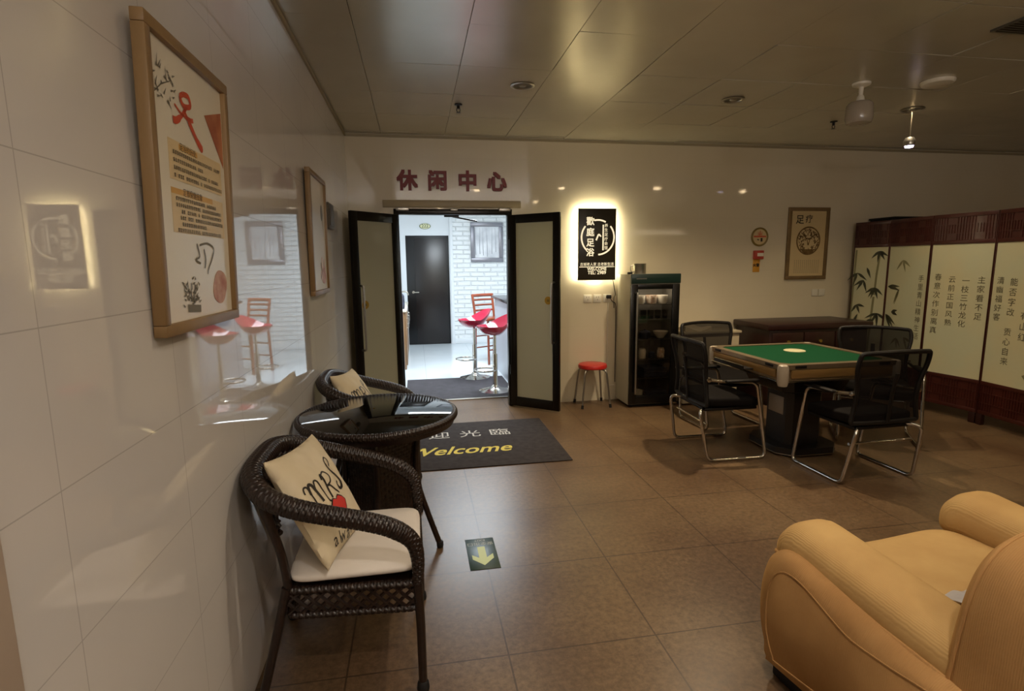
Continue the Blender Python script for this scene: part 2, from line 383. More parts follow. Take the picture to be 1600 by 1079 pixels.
def lathe(bm, prof, c=(0, 0, 0), seg=32, mi=0, mtx=None, sx=1.0, sy=1.0):
    """prof: list of (r, z); closes to the axis where r==0"""
    c = Vector(c); rings = []
    for r, z in prof:
        if r <= 1e-6: rings.append([bm.verts.new(c+V(0, 0, z))])
        else: rings.append([bm.verts.new(c+V(r*math.cos(2*PI*j/seg)*sx, r*math.sin(2*PI*j/seg)*sy, z)) for j in range(seg)])
    for a, b in zip(rings, rings[1:]):
        for j in range(seg):
            k = (j+1) % seg
            if len(a) == 1 and len(b) == 1: continue
            if len(a) == 1: q = (a[0], b[k], b[j])
            elif len(b) == 1: q = (a[j], a[k], b[0])
            else: q = (a[j], a[k], b[k], b[j])
            bm.faces.new(q).material_index = mi
    if mtx is not None:
        for rg in rings:
            for v in rg: v.co = mtx @ v.co
    return rings
def grid(bm, fn, nu, nv, cu=False, cv=False, mi=0):
    vs = [[bm.verts.new(fn(i/(nu if cu else nu-1), j/(nv if cv else nv-1))) for j in range(nv)] for i in range(nu)]
    for i in range(nu if cu else nu-1):
        for j in range(nv if cv else nv-1):
            bm.faces.new((vs[i][j], vs[(i+1) % nu][j], vs[(i+1) % nu][(j+1) % nv], vs[i][(j+1) % nv])).material_index = mi
    return vs
def prism(bm, poly, d0, d1, o, xd, yd, mi=0):
    """polygon in the plane (o, xd, yd) extruded along xd x yd from d0 to d1"""
    o, xd, yd = Vector(o), Vector(xd), Vector(yd); n = xd.cross(yd)
    A = [bm.verts.new(o+xd*p[0]+yd*p[1]+n*d0) for p in poly]; B = [bm.verts.new(o+xd*p[0]+yd*p[1]+n*d1) for p in poly]
    fs = [bm.faces.new(B), bm.faces.new(A[::-1])]
    for i in range(len(poly)):
        j = (i+1) % len(poly); fs.append(bm.faces.new((A[i], A[j], B[j], B[i])))
    for f in fs: f.material_index = mi
    return A+B
def ribbon(bm, pts, w, o, xd, yd, d=0.0008, th=0.0006, mi=0):
    """flat brush stroke in a plane; w may be a list"""
    ws = w if isinstance(w, (list, tuple)) else [w]*len(pts)
    P = [Vector((p[0], p[1])) for p in pts]; L = []; Rr = []
    for i, p in enumerate(P):
        t = P[min(i+1, len(P)-1)]-P[max(i-1, 0)]
        t = t.normalized() if t.length > 0 else Vector((1, 0))
        nn = Vector((-t.y, t.x))*ws[i]/2
        L.append(p+nn); Rr.append(p-nn)
    o, xd, yd = Vector(o), Vector(xd), Vector(yd); n = xd.cross(yd)
    f = lambda q, dd: bm.verts.new(o+xd*q[0]+yd*q[1]+n*dd)
    a = [f(q, d+th) for q in L]; b = [f(q, d+th) for q in Rr]
    for i in range(len(P)-1):
        bm.faces.new((b[i], b[i+1], a[i+1], a[i])).material_index = mi
def smooth_path(pts, sub=6, closed=False):
    P = [Vector(p) for p in pts]; n = len(P); out = []
    for i in range(n if closed else n-1):
        p0 = P[(i-1) % n] if closed else P[max(i-1, 0)]; p1 = P[i]; p2 = P[(i+1) % n]
        p3 = P[(i+2) % n] if closed else P[min(i+2, n-1)]
        for k in range(sub):
            t = k/sub
            out.append(0.5*((2*p1)+(p2-p0)*t+(2*p0-5*p1+4*p2-p3)*t*t+(3*p1-p0-3*p2+p3)*t**3))
    if not closed: out.append(P[-1])
    return out
def round_path(pts, rad, seg=5, closed=False):
    P = [Vector(p) for p in pts]; out = []; n = len(P)
    for i, p in enumerate(P):
        if not closed and i in (0, n-1): out.append(p); continue
        a = P[(i-1) % n]-p; b = P[(i+1) % n]-p
        rr = min(rad, a.length*0.45, b.length*0.45)
        A = p+a.normalized()*rr; B = p+b.normalized()*rr
        for k in range(seg+1):
            t = k/seg; out.append(A*(1-t)**2+p*2*t*(1-t)+B*t*t)
    return out
_txt = {}
def text_geo(s, size, align='CENTER', bold=0.0):
    key = (s, size, align, bold)
    if key in _txt: return _txt[key]
    c = bpy.data.curves.new('lettering', 'FONT'); c.body = s; c.size = size; c.align_x = align; c.align_y = 'CENTER'
    c.resolution_u = 3; c.offset = bold
    o = bpy.data.objects.new('lettering', c); COL.objects.link(o)
    dg = bpy.context.evaluated_depsgraph_get(); e = o.evaluated_get(dg); me = e.to_mesh()
    vs = [v.co.copy() for v in me.vertices]; fs = [tuple(p.vertices) for p in me.polygons]
    e.to_mesh_clear(); bpy.data.objects.remove(o); bpy.data.curves.remove(c)
    _txt[key] = (vs, fs); return _txt[key]
def text(bm, s, size, o, xd, yd, d=0.001, mi=0, depth=0.0, bold=0.0, align='CENTER', fn=None, sx=1.0):
    if bold > 0 and fn is None:      # heavier strokes: the same outline laid down at small offsets
        k = bold*0.75
        for i, (ax, ay) in enumerate(((k, k), (-k, k), (k, -k), (-k, -k), (0, 0))):
            text(bm, s, size, Vector(o)+Vector(xd)*ax+Vector(yd)*ay, xd, yd, d+i*0.00004, mi, depth, 0.0, align, None, sx)
        return
    vs, fs = text_geo(s, size, align, 0.0)
    o, xd, yd = Vector(o), Vector(xd), Vector(yd); n = xd.cross(yd)
    if fn: B = [bm.verts.new(fn(v.x*sx, v.y)) for v in vs]
    else: B = [bm.verts.new(o+xd*v.x*sx+yd*v.y+n*d) for v in vs]
    made = []
    for f in fs:
        try: q = bm.faces.new([B[i] for i in f]); q.material_index = mi; made.append(q)
        except ValueError: pass
    if depth and made:
        r = bmesh.ops.extrude_face_region(bm, geom=made)
        for g in r['geom']:
            if isinstance(g, bmesh.types.BMVert): g.co += n*depth
    return made
def vtext(bm, s, size, x, y, step, o, xd, yd, **kw):
    o = Vector(o); xd = Vector(xd); yd = Vector(yd)
    for i, ch in enumerate(s):
        if ch != ' ': text(bm, ch, size, o+xd*x+yd*(y-i*step), xd, yd, **kw)

def obj(name, bm, m, parent=None, smooth=True, angle=40, fix=True):
    if fix: bmesh.ops.recalc_face_normals(bm, faces=bm.faces[:])
    me = bpy.data.meshes.new(name); bm.to_mesh(me); bm.free()
    for mm in (m if isinstance(m, (list, tuple)) else [m]): me.materials.append(M[mm] if isinstance(mm, str) else mm)
    if smooth:
        me.shade_smooth(); me.set_sharp_from_angle(angle=math.radians(angle))
    o = bpy.data.objects.new(name, me); COL.objects.link(o)
    if parent is not None: o.parent = parent
    return o
def BM(): return bmesh.new()
def tag(o, label, cat, group=None, kind=None):
    o['label'] = label; o['category'] = cat
    if group: o['group'] = group
    if kind: o['kind'] = kind
    return o
def thing(name, label, cat, loc=(0, 0, 0), rotz=0.0, group=None, kind=None):
    o = bpy.data.objects.new(name, None); COL.objects.link(o); o.empty_display_size = 0.1
    o.location = loc; o.rotation_euler = (0, 0, rotz)
    return tag(o, label, cat, group, kind)
def dup(root, loc, rotz=0.0, label=None, group=None):
    r = root.copy(); COL.objects.link(r); r.location = loc; r.rotation_euler = (0, 0, rotz)
    if label: r['label'] = label
    if group: r['group'] = group
    for ch in list(root.children):
        c = ch.copy(); COL.objects.link(c); c.parent = r
        for g in list(ch.children):
            d = g.copy(); COL.objects.link(d); d.parent = c
    return r
def struct(name, bm, m, label, cat, parent=None, **kw):
    o = obj(name, bm, m, parent, **kw)
    return tag(o, label, cat, kind='structure')
BX, BZ = V(1, 0, 0), V(0, 0, 1)          # right and up on walls that face the camera
LY = V(0, 1, 0)                           # right on the left wall
def wobj(name, bm, m, root, anchor=None, **kw):
    """part written in world coordinates, stored relative to its thing (anchor = the thing when root is a part)"""
    a = anchor or root
    mw = Matrix.Translation(a.location) @ a.rotation_euler.to_matrix().to_4x4()
    bm.transform(mw.inverted())
    return obj(name, bm, m, root, **kw)
def wmesh(name, bm, m, loc, **kw):
    bm.transform(Matrix.Translation(-Vector(loc))); o = obj(name, bm, m, **kw); o.location = loc; return o

# ------------------------------------------------------------------ the room
XL, YB, ZC = -0.62, 5.60, 2.76
XR, YF = 7.6, -2.6
bm = BM(); box(bm, (XL-0.1, YF-0.1, -0.1), (XR+0.1, 5.955, 0)); struct('floor', bm, 'floor', 'speckled brown granite tile floor of the lounge', 'floor', smooth=False)
bm = BM(); box(bm, (XL-0.12, YF, 0), (XL, YB+0.35, ZC+0.05)); struct('wall_left', bm, 'wall_left', 'glossy white tiled wall on the left with framed posters', 'wall', smooth=False)
bm = BM()
box(bm, (XL, YB, 0), (-0.19, YB+0.35, ZC+0.05)); box(bm, (0.995, YB, 0), (XR, YB+0.35, ZC+0.05)); box(bm, (-0.19, YB, 2.055), (0.995, YB+0.35, ZC+0.05))
struct('wall_back', bm, 'wall_back', 'glossy cream tiled back wall around the open doorway', 'wall', smooth=False)
bm = BM(); box(bm, (XR, YF, 0), (XR+0.1, YB, ZC+0.05)); struct('wall_right', bm, 'wall_plain', 'plain far right wall behind the folding screen', 'wall', smooth=False)
bm = BM(); box(bm, (XL, YF-0.1, 0), (XR, YF, ZC+0.05)); struct('wall_front', bm, 'wall_plain', 'plain wall of the lounge behind the viewpoint', 'wall', smooth=False)
# ceiling of metal panels, each hung very slightly out of level
bm = BM()
PW = 0.605
box(bm, (XL-0.1, YF-0.1, ZC+0.012), (XR+0.1, YB+0.02, ZC+0.08), mi=1)
for i in range(-3, 12):
    for j in range(-11, 5):
        x0, x1 = 0.935+PW*i, 0.935+PW*(i+1); y0, y1 = 3.68+PW*j, 3.68+PW*(j+1)
        x0 = max(x0, XL); x1 = min(x1, XR); y0 = max(y0, YF); y1 = min(y1, YB)
        if x1-x0 < 0.02 or y1-y0 < 0.02: continue
        g = 0.0025; tx, ty = R.uniform(-1, 1)*0.0022, R.uniform(-1, 1)*0.0022
        if (i, j) in ((0, 0), (0, -1)): ty -= 0.0022
        vs = []
        for (px, py, sx, sy) in ((x0+g, y0+g, -1, -1), (x1-g, y0+g, 1, -1), (x1-g, y1-g, 1, 1), (x0+g, y1-g, -1, 1)):
            vs.append((px, py, ZC+sx*tx+sy*ty))
        a = [bm.verts.new(v) for v in vs]; b = [bm.verts.new((v[0], v[1], ZC+0.012)) for v in vs]
        bm.faces.new(a[::-1])
        for k in range(4): bm.faces.new((a[k], a[(k+1) % 4], b[(k+1) % 4], b[k]))
struct('ceiling', bm, ['ceiling', 'ceil_gap'], 'ceiling of square grey metal panels', 'ceiling', smooth=False)
# cove strip along the top of the back and left walls
bm = BM(); box(bm, (XL+0.012, YB-0.012, ZC-0.03), (XR, YB, ZC-0.006)); struct('trim_1', bm, 'gap_dark', 'narrow strip where back wall meets ceiling', 'trim', smooth=False)
bm = BM(); box(bm, (XL, YF, ZC-0.03), (XL+0.012, YB, ZC-0.006)); struct('trim_2', bm, 'gap_dark', 'narrow strip where left wall meets ceiling', 'trim', smooth=False)
bm = BM(); box(bm, (-0.29, YB-0.022, 2.070), (1.09, YB, 2.140), 0.004); struct('trim_3', bm, 'trim', 'pale beam across the top of the doorway', 'trim')
bm = BM(); box(bm, (XL, YF, 0), (XL+0.022, 0.845, ZC-0.03), 0.004); struct('trim_4', bm, 'pilaster', 'beige pilaster facing on the near end of the left wall', 'trim')
bm = BM(); box(bm, (XL, YF, 2.12), (XR, -1.6, 2.19), 0.004); struct('fill_shelf', bm, 'wall_plain', 'added shelf under the fill lights at the unseen rear of the lounge', 'trim')  # made-up ledge below the rear fill lights, never in view
bm = BM(); box(bm, (-0.19, 5.93, 0.0), (0.995, 5.975, 0.012), 0.003); struct('trim_5', bm, 'steel', 'bright metal threshold strip under the doorway', 'trim')

# ---- doorway: frame, two open leaves
d1 = thing('door_1', 'black metal frame of the open double doorway', 'door frame', (0.4, 5.6, 0), kind='structure')
bm = BM(); box(bm, (-0.19, 5.575, 0), (-0.14, 5.66, 2.055), 0.004); wobj('jamb', bm, 'black_metal', d1)
bm = BM(); box(bm, (0.945, 5.575, 0), (0.995, 5.66, 2.055), 0.004); wobj('jamb', bm, 'black_metal', d1)
bm = BM(); box(bm, (-0.14, 5.575, 2.0), (0.945, 5.66, 2.055), 0.004); wobj('head_rail', bm, 'black_metal', d1)
bm = BM(); box(bm, (-0.165, 5.56, 2.035), (-0.04, 5.575, 2.07), 0.004); box(bm, (0.86, 5.56, 2.035), (0.98, 5.575, 2.07), 0.004); box(bm, (0.37, 5.555, 2.035), (0.44, 5.575, 2.06), 0.004)
wobj('bracket', bm, 'steel', d1)
bm = BM(); box(bm, (0.31, 5.66, 1.985), (0.46, 5.70, 2.02), 0.004); tube(bm, [(0.40, 5.70, 1.99), (0.66, 5.82, 1.955)], 0.008, 8)
wobj('closer_arm', bm, 'black_metal', d1)
def leaf(name, hinge, ang, side, label):
    """leaf runs from the hinge along local +x (side=1) ; local -y is the face towards the room"""
    t = thing(name, label, 'door', hinge, ang, kind='structure')
    W, H0, H1, TH = 0.565, 0.02, 1.995, 0.038
    st = 0.072
    bm = BM(); box(bm, (0, -TH/2, H0), (st, TH/2, H1), 0.003); box(bm, (W-st, -TH/2, H0), (W, TH/2, H1), 0.003)
    box(bm, (st, -TH/2, H1-0.085), (W-st, TH/2, H1), 0.003); box(bm, (st, -TH/2, H0), (W-st, TH/2, H0+0.10), 0.003)
    fr = obj('leaf_frame', bm, 'black_metal', t)
    bm = BM(); box(bm, (st-0.005, -0.006, H0+0.095), (W-st+0.005, 0.006, H1-0.08)); obj('glass_pane', bm, 'frost', t, smooth=False)
    for s in (-1, 1):
        bm = BM(); y = s*0.075
        tube(bm, round_path([(W-0.055, s*0.015, 1.32), (W-0.055, y, 1.32), (W-0.055, y, 0.72), (W-0.055, s*0.015, 0.72)], 0.03), 0.010, 10)
        obj('pull_handle', bm, 'steel', t)
    for s in (-1, 1):
        bm = BM(); lathe(bm, [(0, 0), (0.040, 0), (0.040, 0.002), (0, 0.002)], seg=28, mtx=Matrix.Translation((W-st-0.055, s*0.0065, 1.14)) @ Matrix.Rotation(s*PI/2, 4, 'X'))
        k = obj('round_sticker', bm, 'brass', t)
        bm = BM(); box(bm, (W-st-0.067, s*0.009-0.0008, 1.128), (W-st-0.043, s*0.009+0.0008, 1.152)); obj('sticker_print', bm, 'olive', k, smooth=False)
    for z in (0.35, 1.65):
        bm = BM(); cyl(bm, (-0.004, 0, z), (-0.004, 0, z+0.10), 0.011, seg=12); obj('hinge', bm, 'black_metal', t)
    return t
leaf('door_2', (-0.163, 5.545, 0), math.atan2(-0.40, -0.40), 1, 'left leaf of the double door with frosted pane, standing open')
leaf('door_3', (0.968, 5.545, 0), math.atan2(-0.37, 0.425), 1, 'right leaf of the double door with frosted pane, standing open')

# ---- bright room beyond the doorway
YI, ZI = 10.4, 2.7
bm = BM(); box(bm, (-1.0, 5.955, -0.1), (3.0, YI+0.3, -0.001)); struct('floor_inner', bm, 'floor_inner', 'shiny white tile floor of the room beyond the door', 'floor', smooth=False)
bm = BM(); box(bm, (-1.0, YI, 0), (-0.16, YI+0.1, ZI)); box(bm, (0.64, YI, 0), (0.705, YI+0.1, ZI)); box(bm, (-0.16, YI, 2.05), (0.64, YI+0.1, ZI))
struct('wall_inner_back', bm, 'wall_inner', 'smooth white wall around the dark inner door', 'wall', smooth=False)
bm = BM(); box(bm, (0.705, YI-0.02, 0), (3.0, YI+0.1, ZI)); struct('wall_inner_brick', bm, 'brick', 'white brick-patterned wall behind the bar stools', 'wall', smooth=False)
bm = BM(); box(bm, (-1.1, 5.95, 0), (-1.0, YI+0.1, ZI)); struct('wall_inner_left', bm, 'wall_inner', 'white left wall of the room beyond the door', 'wall', smooth=False)
bm = BM(); box(bm, (3.0, 5.95, 0), (3.1, YI+0.1, ZI)); struct('wall_inner_right', bm, 'wall_inner', 'white right wall of the room beyond the door', 'wall', smooth=False)
bm = BM(); box(bm, (-1.1, 5.95, ZI), (3.1, YI+0.2, ZI+0.1)); struct('ceiling_inner', bm, 'ceil_in', 'white ceiling of the room beyond the door', 'ceiling', smooth=False)
bm = BM(); box(bm, (0.705, YI-0.04, 0), (3.0, YI-0.02, 0.10), 0.004); struct('baseboard_inner', bm, 'wall_inner', 'white skirting under the brick-patterned wall', 'skirting')
bm = BM(); box(bm, (0.655, YI-0.045, 0), (0.715, YI, ZI), 0.004); struct('trim_6', bm, 'wall_inner', 'white upright trim beside the inner door', 'trim')
d4 = thing('door_4', 'dark inner door in the far wall under the oval room number', 'door', (0.24, YI, 0), kind='structure')
bm = BM(); box(bm, (-0.16, YI+0.02, 0.005), (0.64, YI+0.07, 2.05), 0.003); wobj('leaf', bm, 'dark_door', d4)
bm = BM(); box(bm, (0.0, YI+0.008, 0.02), (0.60, YI+0.02, 2.0), 0.004); wobj('inset_panel', bm, 'dark_door2', d4)
bm = BM(); cyl(bm, (-0.045, YI, 1.0), (-0.045, YI-0.05, 1.0), 0.010, seg=12); tube(bm, [(-0.045, YI-0.05, 1.0), (0.06, YI-0.05, 1.0)], 0.009, 10); cyl(bm, (-0.045, YI+0.02, 1.0), (-0.045, YI, 1.0), 0.025, seg=16)
wobj('door_handle', bm, 'steel', d4)
t = thing('room_number_plate', 'small oval cream number plate 222 over the dark inner door', 'sign', (0.21, YI, 2.22))
bm = BM(); lathe(bm, [(0, 0), (0.105, 0), (0.105, 0.012), (0, 0.016)], seg=40, sy=0.5, mtx=Matrix.Translation((0.21, YI, 2.22)) @ Matrix.Rotation(PI/2, 4, 'X')); wobj('plate', bm, 'plate_green', t)
bm = BM(); lathe(bm, [(0, 0.012), (0.09, 0.012), (0.09, 0.018), (0, 0.018)], seg=40, sy=0.5, mtx=Matrix.Translation((0.21, YI, 2.22)) @ Matrix.Rotation(PI/2, 4, 'X')); wobj('face', bm, 'plate_cream', t)
bm = BM(); text(bm, '222', 0.085, (0.21, YI-0.019, 2.22), BX, BZ, d=0, bold=0.002); wobj('number', bm, 'plate_green', t)

t = thing('framed_picture', 'silver framed misty forest picture on the white brick-patterned wall', 'picture', (1.36, YI-0.02, 1.92))
bm = BM()
for a, b in (((1.05, 1.55), (1.67, 1.63)), ((1.05, 2.21), (1.67, 2.29)), ((1.05, 1.63), (1.13, 2.21)), ((1.59, 1.63), (1.67, 2.21))): box(bm, (a[0], YI-0.07, a[1]), (b[0], YI-0.022, b[1]), 0.012)
wobj('frame', bm, 'silver_frame', t)
bm = BM(); box(bm, (1.12, YI-0.045, 1.62), (1.60, YI-0.03, 2.22)); wobj('print', bm, 'forest', t, smooth=False)
bm = BM(); o = (1.12, YI-0.046, 1.62)
for k in range(6):
    x = 0.03+k*0.075+R.uniform(-.01, .01); ribbon(bm, [(x, 0.03+R.random()*0.1), (x+R.uniform(-.01, .01), 0.3), (x+R.uniform(-.03, .03), 0.57)], [0.014, 0.009, 0.003], o, BX, BZ)
wobj('tree_drawing', bm, 'tree_ink', t)

def bar_stool(name, loc, rz, label):
    t = thing(name, label, 'bar stool', loc, rz, group='crimson bar stools beyond the door')
    bm = BM(); lathe(bm, [(0, 0), (0.205, 0), (0.205, 0.008), (0.15, 0.022), (0.06, 0.045), (0.032, 0.075), (0.03, 0.08)], seg=36); obj('base', bm, 'chrome', t)
    bm = BM(); cyl(bm, (0, 0, 0.07), (0, 0, 0.45), 0.030, seg=20); cyl(bm, (0, 0, 0.45), (0, 0, 0.72), 0.018, seg=16); obj('column', bm, 'chrome', t)
    bm = BM(); ring = [(-0.13+0.13*math.cos(a), 0.13*math.sin(a), 0.27) for a in [2*PI*k/28 for k in range(28)]]
    tube(bm, ring, 0.010, 10, closed=True); obj('foot_ring', bm, 'chrome', t)
    bm = BM(); tube(bm, [(0, 0, 0.70), (0.06, 0.10, 0.68), (0.08, 0.15, 0.66)], 0.006, 8); obj('lift_lever', bm, 'chrome', t)
    # bucket seat with a raised back rim towards local +x
    def f(r, a, off):
        rx, ry = 0.215, 0.195
        back = max(0, math.cos(a))
        z = 0.735 + 0.055*r**2.2 + 0.13*back**1.2*max(0, r-0.30)**1.3/0.70**1.3 - 0.020*(1-r)
        return V(math.cos(a)*r*rx*(1+0.08*back*r), math.sin(a)*r*ry, z+off)
    bm = BM(); N, K = 44, 10; top = []; bot = []
    for i in range(1, K+1):
        r = i/K
        top.append([bm.verts.new(f(r, 2*PI*j/N, 0)) for j in range(N)])
        bot.append([bm.verts.new(f(r, 2*PI*j/N, -0.045*(1-r**6)-0.006)) for j in range(N)])
    c0 = bm.verts.new(f(0, 0, 0)); c1 = bm.verts.new(f(0, 0, -0.051))
    for j in range(N):
        k = (j+1) % N
        bm.faces.new((c0, top[0][j], top[0][k])); bm.faces.new((c1, bot[0][k], bot[0][j]))
        for i in range(K-1):
            bm.faces.new((top[i][j], top[i+1][j], top[i+1][k], top[i][k])); bm.faces.new((bot[i][j], bot[i][k], bot[i+1][k], bot[i+1][j]))
        bm.faces.new((top[-1][j], bot[-1][j], bot[-1][k], top[-1][k]))
    obj('seat', bm, 'bar_red', t, angle=60)
    return t
s1 = bar_stool('bar_stool', (0.745, 7.12, 0), 0.35, 'crimson bar stool farther from the doorway, seen whole')
dup(s1, (0.90, 6.30, 0), 0.35, 'crimson bar stool nearer the doorway, partly behind the right jamb')
t = thing('bar_counter', 'white bar counter with dark top at the right of the inner room', 'counter', (1.5, 7.1, 0))
bm = BM(); box(bm, (1.13, 6.3, 0), (1.75, 7.86, 1.02), 0.004); wobj('body', bm, 'bar_face', t)
bm = BM(); box(bm, (1.09, 6.25, 1.02), (1.80, 7.90, 1.055), 0.006); wobj('worktop', bm, 'bar_top', t)
t = thing('wooden_bar_chair', 'cherry wood slatted-back bar chair behind the crimson stools', 'chair', (1.13, 8.25, 0), 0.5)
for x in (-0.18, 0.18):
    bm = BM(); tube(bm, smooth_path([(x, 0.19, 0), (x, 0.17, 0.5), (x*1.0, 0.17, 0.7), (x*1.05, 0.23, 1.05)], 5), 0.019, 8); obj('rear_leg', bm, 'chair_wood', t)
    bm = BM(); tube(bm, [(x, -0.17, 0), (x, -0.16, 0.66)], 0.018, 8); obj('leg', bm, 'chair_wood', t)
bm = BM(); box(bm, (-0.20, -0.19, 0.66), (0.20, 0.19, 0.70), 0.012); obj('seat', bm, 'chair_wood', t)
for z, y in ((0.80, 0.185), (0.88, 0.20), (0.96, 0.213), (1.03, 0.226)):
    bm = BM(); tube(bm, [(-0.19, y, z), (0, y+0.03, z), (0.19, y, z)], 0.024 if z > 1 else 0.015, 8, flat=0.5); obj('back_slat', bm, 'chair_wood', t)
for z in (0.22, 0.4):
    bm = BM(); tube(bm, [(-0.18, -0.165, z), (0.18, -0.165, z)], 0.011, 8); tube(bm, [(-0.18, 0.18, z), (0.18, 0.18, z)], 0.011, 8); obj('stretcher', bm, 'chair_wood', t)
t = thing('kitchen_cabinet', 'low wood cabinet with pale worktop at the left inside the doorway', 'cabinet', (-0.55, 8.9, 0))
bm = BM(); box(bm, (-0.98, 7.9, 0.0), (-0.17, 9.6, 0.84), 0.004); wobj('body', bm, 'cab_wood', t)
bm = BM(); box(bm, (-0.99, 7.88, 0.84), (-0.14, 9.62, 0.875), 0.005); wobj('worktop', bm, 'plastic_w', t)
for k in range(3):
    y = 7.93+k*0.555
    bm = BM(); box(bm, (-0.17, y, 0.06), (-0.152, y+0.535, 0.80), 0.004); dd = wobj('cabinet_door', bm, 'cab_wood', t)
    bm = BM(); tube(bm, round_path([(-0.152, y+0.47, 0.70), (-0.125, y+0.47, 0.70), (-0.125, y+0.47, 0.56), (-0.152, y+0.47, 0.56)], 0.01), 0.005, 8); wobj('handle', bm, 'steel', dd, t)
o = BM(); tube(o, smooth_path([(-0.24, 8.5, 0.875), (-0.24, 8.5, 1.05), (-0.22, 8.5, 1.10), (-0.14, 8.5, 1.10), (-0.12, 8.5, 1.05)], 5), 0.012, 10); cyl(o, (-0.24, 8.5, 0.875), (-0.24, 8.5, 0.9), 0.025)
tag(wmesh('tap', o, 'steel', (-0.24, 8.5, 0.875)), 'small steel tap on the cabinet worktop inside the doorway', 'tap')
o = BM(); lathe(o, [(0, 0), (0.05, 0), (0.055, 0.10), (0.05, 0.19), (0.03, 0.22), (0, 0.225)], seg=20)
q = obj('pot', o, 'dark_pack'); q.location = (-0.22, 8.05, 0.8755); tag(q, 'small dark pot on the near end of the cabinet worktop', 'pot')
bm = BM(); box(bm, (-0.15, 5.99, 0), (1.11, 7.12, 0.010), 0.003); tag(wmesh('floor_mat', bm, 'dark_mat', (0.5, 6.5, 0)), 'dark charcoal floor mat just inside the doorway', 'mat')
for x, y, sx, sy, lb in ((0.8, 7.25, 0.6, 0.75, 'lit ceiling panel of the inner room'),):
    t = thing('ceiling_light', lb, 'ceiling light', (x, y, ZI))
    bm = BM(); box(bm, (x-sx-0.02, y-sy-0.02, ZI-0.02), (x+sx+0.02, y+sy+0.02, ZI)); wobj('housing', bm, 'plastic_w', t, smooth=False)
    bm = BM(); box(bm, (x-sx, y-sy, ZI-0.026), (x+sx, y+sy, ZI-0.02)); wobj('diffuser', bm, 'panel_on', t, smooth=False)

# ------------------------------------------------------------------ back wall: letters, sign, notices
for ch, px, lb in (('休', -0.045, 'first'), ('闲', 0.25, 'second'), ('中', 0.55, 'third'), ('心', 0.845, 'last')):
    bm = BM(); text(bm, ch, 0.20, (px, YB, 2.315), BX, BZ, d=0.001, depth=0.022, bold=0.010)
    tag(wmesh('wall_letter', bm, 'red_letter', (px, YB, 2.315), angle=30), f'dark red raised character {ch}, {lb} of the four over the doorway', 'letter', group='red characters over the doorway')

t = thing('backlit_sign', 'dark upright sign with glowing edges, circle logo and TEL: 2989 lettering', 'sign', (1.89, YB, 1.70))
sx0, sx1, sz0, sz1, sy = 1.685, 2.097, 1.326, 2.067, YB-0.075
bm = BM(); box(bm, (sx0, sy, sz0), (sx1, sy+0.022, sz1), 0.002); wobj('face_panel', bm, 'sign_face', t)
bm = BM(); box(bm, (sx0+0.06, sy+0.022, sz0+0.06), (sx1-0.06, YB, sz1-0.06)); wobj('mounting_box', bm, 'plastic_w', t, smooth=False)
bm = BM()
for a, b in (((sx0+.012, sz0+.012), (sx0+.026, sz1-.012)), ((sx1-.026, sz0+.012), (sx1-.012, sz1-.012)), ((sx0+.026, sz1-.026), (sx1-.026, sz1-.012)), ((sx0+0.13, sz0+.012), (sx1-0.13, sz0+.020))):
    box(bm, (a[0], sy+0.026, a[1]), (b[0], sy+0.038, b[1]))
wobj('light_strip', bm, 'sign_led', t, smooth=False)
def sg(u, v): return (sx0+u*(sx1-sx0), sy, sz0+v*(sz1-sz0))
bm = BM(); oo = (sx0, sy, sz0); W_, H_ = sx1-sx0, sz1-sz0
cu, cv, cr = 0.515*W_, 0.60*H_, 0.178
def arc(a0, a1, n=26): return [(cu+cr*math.cos(math.radians(a0+(a1-a0)*k/n)), cv+cr*math.sin(math.radians(a0+(a1-a0)*k/n))) for k in range(n+1)]
for a0, a1 in ((40, -88), (140, 228), (103, 62)): ribbon(bm, arc(a0, a1), 0.016, oo, BX, BZ)
for i, ch in enumerate('歡庭足浴'): text(bm, ch, 0.090, sg(0.315, (0.815, 0.665, 0.52, 0.385)[i]), BX, BZ, bold=0.002)
ribbon(bm, [(0.655*W_, 0.775*H_), (0.655*W_, 0.42*H_)], 0.014, oo, BX, BZ)
vtext(bm, '养生足疗会馆', 0.040, 0.735*W_, 0.76*H_, 0.062*H_, oo, BX, BZ)
ribbon(bm, smooth_path([V(0.47*W_, 0.56*H_, 0), V(0.50*W_, 0.60*H_, 0), V(0.54*W_, 0.64*H_, 0), V(0.60*W_, 0.61*H_, 0)], 4), [0.022]+[0.016]*11+[0.010], oo, BX, BZ)
text(bm, '古城老人家 古老新生活', 0.038, sg(0.5, 0.222), BX, BZ, sx=0.95)
ribbon(bm, [(0.03*W_, 0.188*H_), (0.97*W_, 0.188*H_)], 0.006, oo, BX, BZ)
text(bm, 'WELCOME', 0.044, sg(0.5, 0.157), BX, BZ, bold=0.0007); text(bm, 'TEL: 2989', 0.050, sg(0.5, 0.105), BX, BZ, bold=0.0007)
wobj('lettering', bm, 'sign_text', t)

